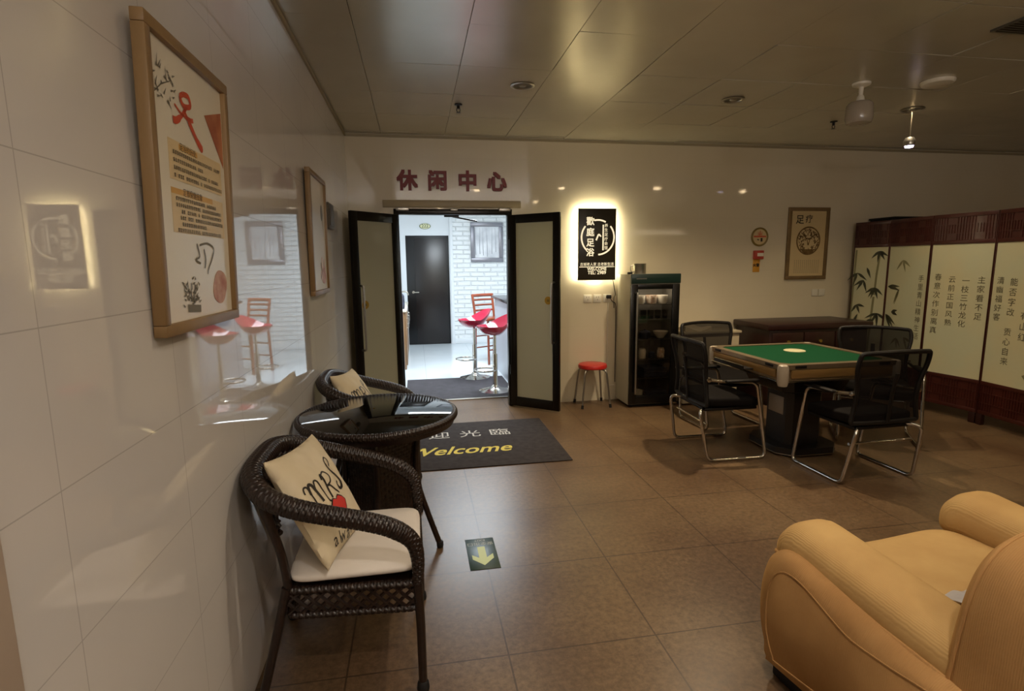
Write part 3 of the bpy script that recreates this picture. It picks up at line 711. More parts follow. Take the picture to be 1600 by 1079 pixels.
for k, (x, lb) in enumerate(((1.815, 'left of the row of three white sockets under the glowing sign'), (1.925, 'middle of the row of three white sockets under the glowing sign'), (2.035, 'right of the row of three white sockets, with the black plug'))):
    t = thing('wall_socket', lb, 'socket', (x, YB, 1.13), group='sockets under the sign')
    bm = BM(); box(bm, (x-0.045, YB-0.010, 1.085), (x+0.045, YB, 1.171), 0.004); wobj('plate', bm, 'plastic_w', t)
    bm = BM()
    for sx in (-0.012, 0.012): box(bm, (x+sx-0.002, YB-0.0108, 1.135), (x+sx+0.002, YB-0.009, 1.150))
    box(bm, (x-0.002, YB-0.0108, 1.108), (x+0.002, YB-0.009, 1.122)); wobj('slot', bm, 'plastic_k', t, smooth=False)
t = thing('power_plug', 'black plug in the socket under the sign with its cable', 'plug', (2.045, YB-0.011, 1.15))
bm = BM(); box(bm, (2.02, YB-0.05, 1.125), (2.07, YB-0.011, 1.165), 0.008); wobj('plug_body', bm, 'plastic_k', t)
bm = BM(); tube(bm, smooth_path([(2.045, YB-0.045, 1.14), (2.09, YB-0.03, 1.09), (2.125, YB-0.02, 1.06), (2.135, YB-0.012, 0.9), (2.135, YB-0.012, 0.2)], 6), 0.004, 6); wobj('cable', bm, 'plastic_k', t)
bm = BM(); tube(bm, smooth_path([(2.085, YB-0.03, 1.345), (2.105, YB-0.012, 1.27), (2.125, YB-0.010, 1.17), (2.110, YB-0.012, 1.13), (2.112, YB-0.008, 1.02)], 6), 0.0035, 6)
tag(wmesh('sign_cable', bm, 'plastic_k', (2.1, YB, 1.2)), 'thin dark cable hanging from the glowing sign', 'cable')
bm = BM(); tube(bm, round_path([(2.045, YB-0.006, 1.08), (2.045, YB-0.006, 0.165), (2.13, YB-0.006, 0.165)], 0.01), 0.0045, 6)
tag(wmesh('wall_cable', bm, 'plastic_w', (2.045, YB, 0.6)), 'thin pale cable running down the wall behind the red stool', 'cable')

t = thing('round_notice', 'round cream wall notice with olive rim and red symbol', 'notice', (3.815, YB, 1.775))
tm = Matrix.Translation((3.815, YB, 1.775)) @ Matrix.Rotation(PI/2, 4, 'X')
bm = BM(); lathe(bm, [(0.082, 0), (0.104, 0), (0.104, 0.012), (0.096, 0.016), (0.086, 0.012), (0.082, 0)], seg=44, mtx=tm); wobj('rim', bm, 'olive', t)
bm = BM(); lathe(bm, [(0, 0), (0.088, 0), (0.088, 0.008), (0, 0.008)], seg=44, mtx=tm); fc = wobj('face', bm, 'dial', t)
bm = BM(); o = (3.815, YB-0.008, 1.775); ribbon(bm, [(-0.075, 0.004), (0.078, 0.004)], 0.016, o, BX, BZ); ribbon(bm, [(0, 0.01), (0.002, 0.065)], 0.01, o, BX, BZ); ribbon(bm, [(-0.02, 0.03), (0.024, 0.03)], 0.006, o, BX, BZ); ribbon(bm, [(-0.022, 0.055), (-0.02, 0.012)], 0.006, o, BX, BZ); ribbon(bm, [(0.024, 0.055), (0.022, 0.012)], 0.006, o, BX, BZ)
wobj('red_symbol', bm, 'ink_red', fc, t)
bm = BM(); ribbon(bm, [(0.022, -0.012), (0.024, -0.052)], 0.024, o, BX, BZ); ribbon(bm, [(-0.03, -0.028), (-0.008, -0.034)], 0.012, o, BX, BZ); wobj('black_symbol', bm, 'ink', fc, t)
t = thing('fire_alarm_button', 'small square red fire alarm button under the round notice', 'alarm', (3.80, YB, 1.575))
bm = BM(); box(bm, (3.747, YB-0.045, 1.527), (3.855, YB, 1.625), 0.006); wobj('housing', bm, 'alarm', t)
bm = BM(); box(bm, (3.772, YB-0.049, 1.560), (3.848, YB-0.045, 1.597), 0.002); wobj('press_panel', bm, 'plastic_w', t)
t = thing('amber_tag', 'small amber card hanging under the red fire alarm button', 'tag', (3.795, YB, 1.455))
bm = BM(); box(bm, (3.752, YB-0.006, 1.385), (3.835, YB, 1.527), 0.002); wobj('card', bm, 'tag_yellow', t)
bm = BM(); text(bm, '火警', 0.04, (3.79, YB-0.007, 1.46), BX, BZ, d=0.0005, bold=0.002); wobj('print', bm, 'ink', t)
bm = BM(); box(bm, (4.52, YB-0.010, 1.10), (4.60, YB, 1.18), 0.004); box(bm, (4.61, YB-0.010, 1.10), (4.69, YB, 1.18), 0.004)
tag(wmesh('light_switch', bm, 'plastic_w', (4.6, YB, 1.14)), 'pale twin light switch under the hanging tree picture', 'switch')

t = thing('wall_scroll', 'olive framed tree picture with two black characters on the back wall', 'picture', (4.43, YB, 1.69))
px0, px1, pz0, pz1 = 4.155, 4.675, 1.295, 2.10
bm = BM()
fw = 0.040
for a, b in (((px0, pz0), (px1, pz0+fw)), ((px0, pz1-fw), (px1, pz1)), ((px0, pz0+fw), (px0+fw, pz1-fw)), ((px1-fw, pz0+fw), (px1, pz1-fw))): box(bm, (a[0], YB-0.026, a[1]), (b[0], YB, b[1]), 0.003)
wobj('frame', bm, 'wood_frame_d', t)
bm = BM(); box(bm, (px0+fw-0.004, YB-0.014, pz0+fw-0.004), (px1-fw+0.004, YB-0.004, pz1-fw+0.004)); sh = wobj('print', bm, 'dial', t, smooth=False)
bm = BM(); o = V(px0, YB-0.0145, pz0)
text(bm, '足', 0.105, o+V(0.145, 0, 0.665), BX, BZ, bold=0.002); text(bm, '疗', 0.095, o+V(0.262, 0, 0.672), BX, BZ, bold=0.001)
wobj('characters', bm, 'ink', sh, t)
bm = BM(); cx_, cz_ = 0.268, 0.435
def disc_pts(n=40, rx=0.145, rz=0.152): return [(cx_+rx*math.cos(2*PI*k/n), cz_+rz*math.sin(2*PI*k/n)) for k in range(n+1)]
ribbon(bm, disc_pts(), 0.016, o, BX, BZ)
rr = random.Random(3)
for k in range(150):           # crown of foliage dashes inside the ring
    a = rr.uniform(0, 2*PI); q = math.sqrt(rr.random())*0.135
    x, z = cx_+q*math.cos(a), cz_+q*math.sin(a)
    if abs(x-cx_) < 0.035 and z < cz_+0.01 and z > cz_-0.09: continue
    da = rr.uniform(0, PI); L = 0.014
    ribbon(bm, [(x-L*math.cos(da), z-L*math.sin(da)), (x+L*math.cos(da), z+L*math.sin(da))], 0.008, o, BX, BZ)
for s in (-1, 1):
    ribbon(bm, [(cx_, cz_-0.05), (cx_+s*0.02, cz_+0.02), (cx_+s*0.07, cz_+0.07)], [0.012, 0.008, 0.003], o, BX, BZ)
prism(bm, [(cx_-0.09, cz_-0.095), (cx_+0.09, cz_-0.095), (cx_+0.05, cz_-0.145), (cx_-0.05, cz_-0.145)], 0.0006, 0.001, o, BX, BZ)
wobj('tree_drawing', bm, 'ink_brown', sh, t)
bm = BM()
for k in range(13):
    x = 0.11+k*0.0255
    for q in range(9): ribbon(bm, [(x-0.004, 0.215-q*0.017), (x+0.005, 0.212-q*0.017)], 0.007, o, BX, BZ)
wobj('small_print', bm, 'ink_grey', sh, t)

# ------------------------------------------------------------------ left wall: posters and box
def poster(name, y0, y1, z0, z1, lean, label, art):
    t = thing(name, label, 'poster', (XL, (y0+y1)/2, z0))
    hgt, wd = z1-z0, y1-y0
    t.rotation_euler = (0, lean, 0)             # top edge leans out from the wall
    f = 0.029; D = 0.030
    X0 = 0.002
    bm = BM(); hw = wd/2
    for a, b in (((-hw, 0), (hw, f)), ((-hw, hgt-f), (hw, hgt)), ((-hw, f), (-hw+f, hgt-f)), ((hw-f, f), (hw, hgt-f))): box(bm, (X0, a[0], a[1]), (X0+D, b[0], b[1]), 0.003)
    obj('frame', bm, 'wood_frame', t)
    bm = BM(); box(bm, (X0+0.004, -hw+f-0.004, f-0.004), (X0+0.016, hw-f+0.004, hgt-f+0.004)); sh = obj('print', bm, 'paper', t, smooth=False)
    o = V(X0+0.0162, -hw+f, f); art(sh, o, wd-2*f, hgt-2*f)
    return t
def P(bm_name, sh, m, fn):
    bm = BM(); fn(bm); return obj(bm_name, bm, m, sh)
def art_foot(sh, o, W, H):
    yd = BZ
    def dash(bm, x0, x1, y, h=0.011, seed=1):
        q = random.Random(seed); x = x0
        while x < x1:
            l = min(h*0.92, x1-x)
            if q.random() > 0.10:     # a line of small print: uneven strokes for every character
                for k in range(3): ribbon(bm, [(x, y+(k-1)*h*0.32), (x+l*q.uniform(.6, 1), y+(k-1)*h*0.32)], h*0.17, o, LY, yd, d=0.0012)
                ribbon(bm, [(x+l*q.uniform(.3, .6), y-h*0.45), (x+l*q.uniform(.3, .6), y+h*0.45)], h*0.17, o, LY, yd, d=0.0012)
            x += h*1.12
    P('red_character', sh, 'ink_red', lambda b: (
        ribbon(b, [p for p in smooth_path([V(0.40*W, 0.868*H, 0), V(0.47*W, 0.872*H, 0), V(0.49*W, 0.84*H, 0), V(0.40*W, 0.825*H, 0), V(0.36*W, 0.85*H, 0), V(0.40*W, 0.868*H, 0)], 5)], 0.014, o, LY, yd),
        ribbon(b, smooth_path([V(0.44*W, 0.83*H, 0), V(0.38*W, 0.79*H, 0), V(0.30*W, 0.755*H, 0), V(0.25*W, 0.75*H, 0)], 5), [0.012]*8+[0.018]*8, o, LY, yd),
        ribbon(b, smooth_path([V(0.40*W, 0.81*H, 0), V(0.46*W, 0.775*H, 0), V(0.56*W, 0.72*H, 0), V(0.64*W, 0.69*H, 0)], 5), [0.010]*5+[0.018]*6+[0.022]*4+[0.006], o, LY, yd),
        ribbon(b, smooth_path([V(0.28*W, 0.81*H, 0), V(0.36*W, 0.79*H, 0), V(0.47*W, 0.785*H, 0), V(0.52*W, 0.79*H, 0)], 5), [0.006]*8+[0.012]*8, o, LY, yd)))
    def branch(b):
        q = random.Random(5)
        for k in range(26):
            x, y = 0.05*W+q.random()*0.24*W, 0.79*H+q.random()*0.12*H; a = q.uniform(-0.6, 2.2); L = q.uniform(.01, .03)
            ribbon(b, [(x, y), (x+L*math.cos(a), y+L*math.sin(a))], [0.006, 0.001], o, LY, yd)
        ribbon(b, [(0.04*W, 0.80*H), (0.14*W, 0.85*H), (0.24*W, 0.88*H)], [0.002, 0.004, 0.002], o, LY, yd)
    P('ink_branch', sh, 'ink_grey', branch)
    P('rust_corner', sh, 'ink_rust', lambda b: prism(b, [(0.70*W, 0.845*H), (0.985*W, 0.905*H), (0.985*W, 0.66*H)], 0.0005, 0.001, o, LY, yd))
    P('tan_block', sh, 'paper_tan', lambda b: (prism(b, [(0.17*W, 0.53*H), (0.93*W, 0.53*H), (0.93*W, 0.675*H), (0.17*W, 0.675*H)], 0.0003, 0.0007, o, LY, yd),
                                               prism(b, [(0.17*W, 0.335*H), (0.93*W, 0.335*H), (0.93*W, 0.50*H), (0.17*W, 0.50*H)], 0.0003, 0.0007, o, LY, yd)))
    P('orange_heading', sh, 'paper_orange', lambda b: (prism(b, [(0.17*W, 0.478*H), (0.75*W, 0.478*H), (0.75*W, 0.50*H), (0.17*W, 0.50*H)], 0.0006, 0.0009, o, LY, yd),
                                                      prism(b, [(0.30*W, 0.648*H), (0.55*W, 0.648*H), (0.55*W, 0.668*H), (0.30*W, 0.668*H)], 0.0006, 0.0009, o, LY, yd)))
    def lines(b):
        for i, (a, c) in enumerate(((0.22, 0.90), (0.22, 0.64), (0.22, 0.86), (0.22, 0.92))): dash(b, a*W, c*W, (0.632-0.028*i)*H, seed=i)
        for i, (a, c) in enumerate(((0.22, 0.80), (0.22, 0.88), (0.28, 0.88), (0.26, 0.90), (0.28, 0.62), (0.22, 0.86))): dash(b, a*W, c*W, (0.463-0.0235*i)*H, seed=9+i)
        text(b, '足浴的好处', 0.022, o+LY*0.42*W+BZ*0.658*H, LY, yd, d=0.0012)
        text(b, '足部保健按摩', 0.022, o+LY*0.45*W+BZ*0.489*H, LY, yd, d=0.0012)
    P('small_print', sh, 'ink', lines)
    def ear(b):
        ribbon(b, smooth_path([V(0.50*W, 0.295*H, 0), V(0.62*W, 0.305*H, 0), V(0.72*W, 0.285*H, 0), V(0.68*W, 0.24*H, 0), V(0.62*W, 0.20*H, 0), V(0.60*W, 0.175*H, 0)], 5), 0.006, o, LY, yd)
        ribbon(b, smooth_path([V(0.46*W, 0.30*H, 0), V(0.49*W, 0.25*H, 0), V(0.43*W, 0.235*H, 0), V(0.50*W, 0.22*H, 0)], 5), 0.006, o, LY, yd)
        ribbon(b, smooth_path([V(0.56*W, 0.28*H, 0), V(0.58*W, 0.24*H, 0), V(0.56*W, 0.20*H, 0)], 5), 0.007, o, LY, yd)
        q = random.Random(8)
        for k in range(60):
            x, y = 0.34*W+q.gauss(0, 0.055)*W, 0.095*H+q.gauss(0, 0.025)*H; a = q.uniform(0, PI); L = q.uniform(.008, .02)
            ribbon(b, [(x, y), (x+L*math.cos(a), y+L*math.sin(a))], [0.007, 0.002], o, LY, yd)
        ribbon(b, [(0.28*W, 0.045*H), (0.46*W, 0.035*H)], 0.020, o, LY, yd)
    P('ink_drawing', sh, 'ink_grey', ear)
    P('foot_drawing', sh, 'ink_skin', lambda b: prism(b, [(0.80*W+0.12*W*math.cos(2*PI*k/24)*(1+0.15*math.sin(4*PI*k/24)), 0.115*H+0.075*H*math.sin(2*PI*k/24)) for k in range(24)], 0.0004, 0.001, o, LY, yd))
def art_hand(sh, o, W, H):
    P('ink_drawing', sh, 'ink_grey', lambda b: (
        prism(b, [(0.78*W+0.08*W*math.cos(2*PI*k/20), 0.72*H+0.075*H*math.sin(2*PI*k/20)) for k in range(20)], 0.0004, 0.001, o, LY, BZ),
        ribbon(b, smooth_path([V(0.80*W, 0.66*H, 0), V(0.84*W, 0.58*H, 0), V(0.82*W, 0.50*H, 0)], 5), [0.012]*6+[0.006]*5, o, LY, BZ),
        None))
    P('ink_stroke', sh, 'ink_grey', lambda b: (
        ribbon(b, smooth_path([V(0.55*W, 0.25*H, 0), V(0.60*W, 0.16*H, 0), V(0.52*W, 0.10*H, 0)], 5), 0.012, o, LY, BZ),))
    P('foot_drawing', sh, 'ink_skin', lambda b: (prism(b, [(0.72*W+0.20*W*math.cos(2*PI*k/24), 0.13*H+0.08*H*math.sin(2*PI*k/24)*(1+0.3*math.cos(2*PI*k/24))) for k in range(24)], 0.0004, 0.001, o, LY, BZ),
        prism(b, [(0.60*W, 0.16*H), (0.70*W, 0.16*H), (0.68*W, 0.30*H), (0.63*W, 0.30*H)], 0.0004, 0.001, o, LY, BZ), prism(b, [(0.76*W, 0.16*H), (0.84*W, 0.16*H), (0.82*W, 0.28*H), (0.78*W, 0.28*H)], 0.0004, 0.001, o, LY, BZ)))
poster('wall_poster', 1.405, 1.95, 1.335, 2.07, 0.028, 'large oak framed poster with a red character, nearest on the left wall', art_foot)
poster('wall_poster', 3.385, 3.965, 1.325, 2.07, 0.012, 'oak framed poster farther along the left wall, nearer the doorway', art_hand)
t = thing('wall_control_box', 'small dark box on the left wall beside the farther poster', 'box', (XL, 4.21, 1.86))
bm = BM(); box(bm, (XL, 4.09, 1.77), (XL+0.035, 4.33, 1.95), 0.004); wobj('case', bm, 'box_brown', t)
bm = BM(); box(bm, (XL+0.035, 4.11, 1.79), (XL+0.040, 4.31, 1.91), 0.002); wobj('front_panel', bm, 'box_brown', t)

# ------------------------------------------------------------------ stool, fridge and what is in it
t = thing('round_stool', 'round stool with red seat and steel legs under the glowing sign', 'stool', (1.82, 5.42, 0))
cx, cy = 1.82, 5.42
bm = BM(); lathe(bm, [(0, 0.405), (0.145, 0.405), (0.152, 0.412), (0.153, 0.435), (0.146, 0.447), (0.13, 0.452), (0, 0.454)], c=(cx, cy, 0), seg=40); wobj('seat', bm, 'red_vinyl', t)
for dx, dy in ((-1, 1), (-1, -1), (1, 1), (1, -1)):
    bm = BM()
    tube(bm, smooth_path([(cx+dx*0.03, cy+dy*0.028, 0.397), (cx+dx*0.085, cy+dy*0.08, 0.395), (cx+dx*0.112, cy+dy*0.105, 0.375), (cx+dx*0.125, cy+dy*0.117, 0.30), (cx+dx*0.152, cy+dy*0.142, 0.02)], 5), 0.0095, 10)
    lg = wobj('leg', bm, 'steel', t)
    bm = BM(); cyl(bm, (cx+dx*0.1502, cy+dy*0.1402, 0.038), (cx+dx*0.1545, cy+dy*0.1445, 0), 0.0135, seg=12); wobj('rubber_foot', bm, 'rubber', lg, t)

fx0, fx1, fy0, fy1, fz = 2.145, 2.675, 5.20, 5.575, 1.385
t = thing('display_fridge', 'tall glass-door drinks cabinet with grey sides and teal top band', 'fridge', (2.41, 5.39, 0))
bm = BM(); th = 0.03; y0 = fy0+0.03
box(bm, (fx0, y0, 0.03), (fx0+th, fy1, fz)); box(bm, (fx1-th, y0, 0.03), (fx1, fy1, fz)); box(bm, (fx0+th, fy1-th, 0.03), (fx1-th, fy1, fz))
box(bm, (fx0+th, y0, fz-0.095), (fx1-th, fy1-th, fz)); box(bm, (fx0+th, y0, 0.03), (fx1-th, fy1-th, 0.07)); wobj('body', bm, 'fridge_side', t)
bm = BM(); box(bm, (fx0+0.03, fy0+0.05, 0), (fx1-0.03, fy1-0.03, 0.03)); wobj('plinth', bm, 'rubber', t, smooth=False)
bm = BM(); box(bm, (fx0-0.004, fy0-0.012, fz-0.092), (fx1+0.004, fy0+0.03, fz+0.006), 0.008); bd = wobj('top_band', bm, 'fridge_band', t)
bm = BM(); box(bm, (fx0+0.05, fy0-0.0135, fz-0.048), (fx0+0.16, fy0-0.012, fz-0.036)); wobj('printed_stripe', bm, 'steel', bd, t, smooth=False)
bm = BM(); box(bm, (fx0-0.002, fy0-0.006, fz-0.098), (fx1+0.002, fy0+0.028, fz-0.092)); wobj('band_trim', bm, 'steel', t, smooth=False)
dz0, dz1 = 0.04, fz-0.10
bm = BM(); gx0, gx1, gz0, gz1 = fx0+0.075, fx1-0.075, dz0+0.09, dz1-0.05
for a, b in (((fx0, dz0), (gx0, dz1)), ((gx1, dz0), (fx1, dz1)), ((gx0, gz1), (gx1, dz1)), ((gx0, dz0), (gx1, gz0))): box(bm, (a[0], fy0, a[1]), (b[0], fy0+0.028, b[1]), 0.002)
dr = wobj('door', bm, 'fridge_black', t)
bm = BM(); box(bm, (gx0-0.004, fy0+0.010, gz0-0.004), (gx1+0.004, fy0+0.016, gz1+0.004)); wobj('glass_pane', bm, 'fridge_glass', dr, t, smooth=False)
bm = BM(); tube(bm, round_path([(fx0+0.055, fy0, 1.20), (fx0+0.055, fy0-0.035, 1.20), (fx0+0.055, fy0-0.035, 0.16), (fx0+0.055, fy0, 0.16)], 0.012), 0.011, 10); wobj('handle', bm, 'steel', dr, t)
bm = BM(); box(bm, (fx0+th, fy1-th-0.006, 0.07), (fx1-th, fy1-th, fz-0.095)); box(bm, (fx0+th, y0, 0.07), (fx0+th+0.004, fy1-th, fz-0.095)); box(bm, (fx1-th-0.004, y0, 0.07), (fx1-th, fy1-th, fz-0.095)); wobj('lining', bm, 'fridge_in', t, smooth=False)
lamp('cabinet_fill', 'AREA', (2.41, 5.235, 1.27), 2.4, (1.0, 0.93, 0.82), 0.40, rot=(0.25, 0, 0), size_y=0.02)  # added weak fill to brighten the contents; the cabinet shows no lamp
shelves = [0.30, 0.50, 0.71, 0.92, 1.075]
for z in shelves:
    bm = BM()
    for k in range(9): tube(bm, [(fx0+0.05+k*0.053, 5.26, z), (fx0+0.05+k*0.053, 5.53, z)], 0.0025, 6)
    box(bm, (fx0+0.036, 5.252, z-0.006), (fx1-0.036, 5.262, z+0.002)); box(bm, (fx0+0.036, 5.528, z-0.006), (fx1-0.036, 5.534, z+0.002)); wobj('wire_shelf', bm, 'steel', t)
def lathe_thing(name, prof, loc, m, label, cat, group=None, seg=24):
    b = BM(); lathe(b, prof, seg=seg); o = obj(name, b, m); o.location = loc; return tag(o, label, cat, group)
cup = [(0, 0.002), (0.045, 0.002), (0.055, 0.02), (0.06, 0.09), (0.057, 0.09), (0.052, 0.022), (0, 0.01)]
for x, m_, lb in ((2.285, 'china', 'left'), (2.415, 'china_b', 'middle'), (2.535, 'china', 'right')):
    lathe_thing('cup', cup, (x, 5.315, 1.078), m_, f'white cup, {lb} of the three on the top shelf of the glass cabinet', 'cup', 'cups on the top shelf')
glassp = [(0, 0.002), (0.026, 0.002), (0.032, 0.09), (0.029, 0.09), (0.024, 0.01), (0, 0.008)]
for x, lb in ((2.33, 'first'), (2.41, 'second'), (2.49, 'third'), (2.57, 'fourth')):
    lathe_thing('drinking_glass', glassp, (x, 5.31, 0.9225), 'clear', f'clear drinking glass, {lb} from the left on the second shelf of the cabinet', 'glass', 'glasses on the second shelf')
bowl = [(0, 0.002), (0.035, 0.002), (0.075, 0.055), (0.08, 0.075), (0.075, 0.075), (0.032, 0.01), (0, 0.008)]
lathe_thing('bowl', bowl, (2.535, 5.33, 0.7125), 'china', 'white bowl on the middle shelf of the glass cabinet', 'bowl')
pot = [(0, 0.002), (0.05, 0.002), (0.062, 0.03), (0.058, 0.07), (0.03, 0.085), (0.012, 0.09), (0.012, 0.10), (0, 0.102)]
lathe_thing('pot', pot, (2.36, 5.33, 0.7125), 'dark_pack', 'dark round pot beside the white bowl on the middle shelf', 'pot')
for x, m_, lb in ((2.335, 'china', 'white jar on the left of the fourth shelf of the cabinet'), (2.545, 'china_b', 'patterned jar on the right of the fourth shelf of the cabinet')):
    lathe_thing('jar', [(0, 0.002), (0.038, 0.002), (0.042, 0.08), (0.034, 0.095), (0.034, 0.105), (0, 0.107)], (x, 5.33, 0.5025), m_, lb, 'jar', 'jars on the fourth shelf')
lathe_thing('jar', [(0, 0.002), (0.032, 0.002), (0.034, 0.06), (0, 0.075)], (2.44, 5.32, 0.5025), 'dark_pack', 'small dark tin between the two jars on the fourth shelf', 'tin')
for k, z in enumerate((0.304, 0.354)):
    b = BM(); box(b, (2.34, 5.28, z), (2.60, 5.50, z+0.048), 0.006); tag(wmesh('packet', b, 'dark_pack', (2.47, 5.39, z)), ('lower dark packet lying on the bottom wire shelf', 'upper dark packet stacked on the bottom wire shelf')[k], 'packet')
lathe_thing('cup', cup, (2.285, 5.32, 0.0705), 'china', 'white cup alone on the floor of the glass cabinet', 'cup')
for k, z in enumerate((0.0705, 0.112)):
    b = BM(); box(b, (2.37, 5.28, z), (2.61, 5.50, z+0.04), 0.006); tag(wmesh('packet', b, 'dark_pack', (2.49, 5.39, z)), ('lower dark packet on the floor of the glass cabinet', 'upper dark packet on the floor of the glass cabinet')[k], 'packet')
t = thing('steel_mug', 'steel mug with a handle on top of the glass-door cabinet', 'mug', (2.30, 5.36, fz))
bm = BM(); lathe(bm, [(0, 0.001), (0.062, 0.001), (0.064, 0.01), (0.064, 0.105), (0.067, 0.11), (0.062, 0.11), (0.06, 0.012), (0, 0.008)], c=(2.30, 5.36, fz), seg=32); wobj('cup_body', bm, 'steel', t)
bm = BM(); tube(bm, smooth_path([(2.238, 5.36, fz+0.09), (2.205, 5.36, fz+0.085), (2.20, 5.36, fz+0.05), (2.215, 5.36, fz+0.025), (2.238, 5.36, fz+0.02)], 5), 0.006, 8); wobj('handle', bm, 'steel', t)
b = BM(); box(b, (2.155, 5.30, fz+0.0005), (2.20, 5.34, fz+0.025), 0.006); tag(wmesh('small_box', b, 'plastic_k', (2.18, 5.32, fz)), 'tiny black box beside the steel mug on the cabinet', 'box')

# ------------------------------------------------------------------ behind the game table
t = thing('pale_side_cabinet', 'low pale cabinet against the wall right of the glass cabinet', 'cabinet', (3.02, 5.38, 0))
bm = BM(); box(bm, (2.74, 5.18, 0.02), (3.36, 5.575, 0.76), 0.004); wobj('body', bm, 'card', t)
bm = BM(); box(bm, (2.725, 5.16, 0.76), (3.375, 5.58, 0.785), 0.004); wobj('worktop', bm, 'card', t)
bm = BM(); grid(bm, lambda u, v: V(2.75+u*0.30, 5.20+v*0.28, 0.80+0.03*math.sin(5*u+2)*math.sin(4*v+1)+0.014), 14, 12)
geom = bmesh.ops.extrude_face_region(bm, geom=bm.faces[:])
for g in geom['geom']:
    if isinstance(g, bmesh.types.BMVert): g.co.z = 0.7865
tag(wmesh('folded_cloth', bm, 'linen', (2.9, 5.34, 0.79)), 'crumpled pale cloth on the low pale cabinet', 'cloth')
t = thing('mahogany_chest', 'long dark mahogany chest against the wall behind the green table', 'chest', (4.15, 5.3, 0))
bm = BM(); box(bm, (3.57, 4.98, 0.05), (4.73, 5.575, 0.80), 0.006); wobj('body', bm, 'mahog_d', t)
bm = BM(); box(bm, (3.53, 4.95, 0.80), (4.77, 5.58, 0.862), 0.012); wobj('top', bm, 'mahog_d', t)
for k in range(3):
    x = 3.60+k*0.37
    bm = BM(); box(bm, (x, 4.966, 0.58), (x+0.355, 4.98, 0.77), 0.005); dd = wobj('drawer', bm, 'mahog_d', t)
    bm = BM(); cyl(bm, (x+0.178, 4.966, 0.675), (x+0.178, 4.945, 0.675), 0.012, 0.016, 14); wobj('knob', bm, 'olive', dd, t)
    bm = BM(); box(bm, (x, 4.966, 0.09), (x+0.355, 4.98, 0.56), 0.005); wobj('cupboard_door', bm, 'mahog_d', t)
bm = BM(); box(bm, (3.59, 5.0, 0), (4.71, 5.56, 0.05)); wobj('plinth', bm, 'mahog_d', t, smooth=False)
t = thing('black_cabinet', 'tall black cabinet just showing above the folding screen', 'cabinet', (5.45, 5.4, 0))
bm = BM(); box(bm, (5.20, 5.25, 0.0), (5.72, 5.575, 1.955), 0.006); wobj('body', bm, 'plastic_k', t)
bm = BM(); box(bm, (5.185, 5.235, 1.955), (5.735, 5.58, 1.975), 0.004); wobj('top', bm, 'plastic_k', t)

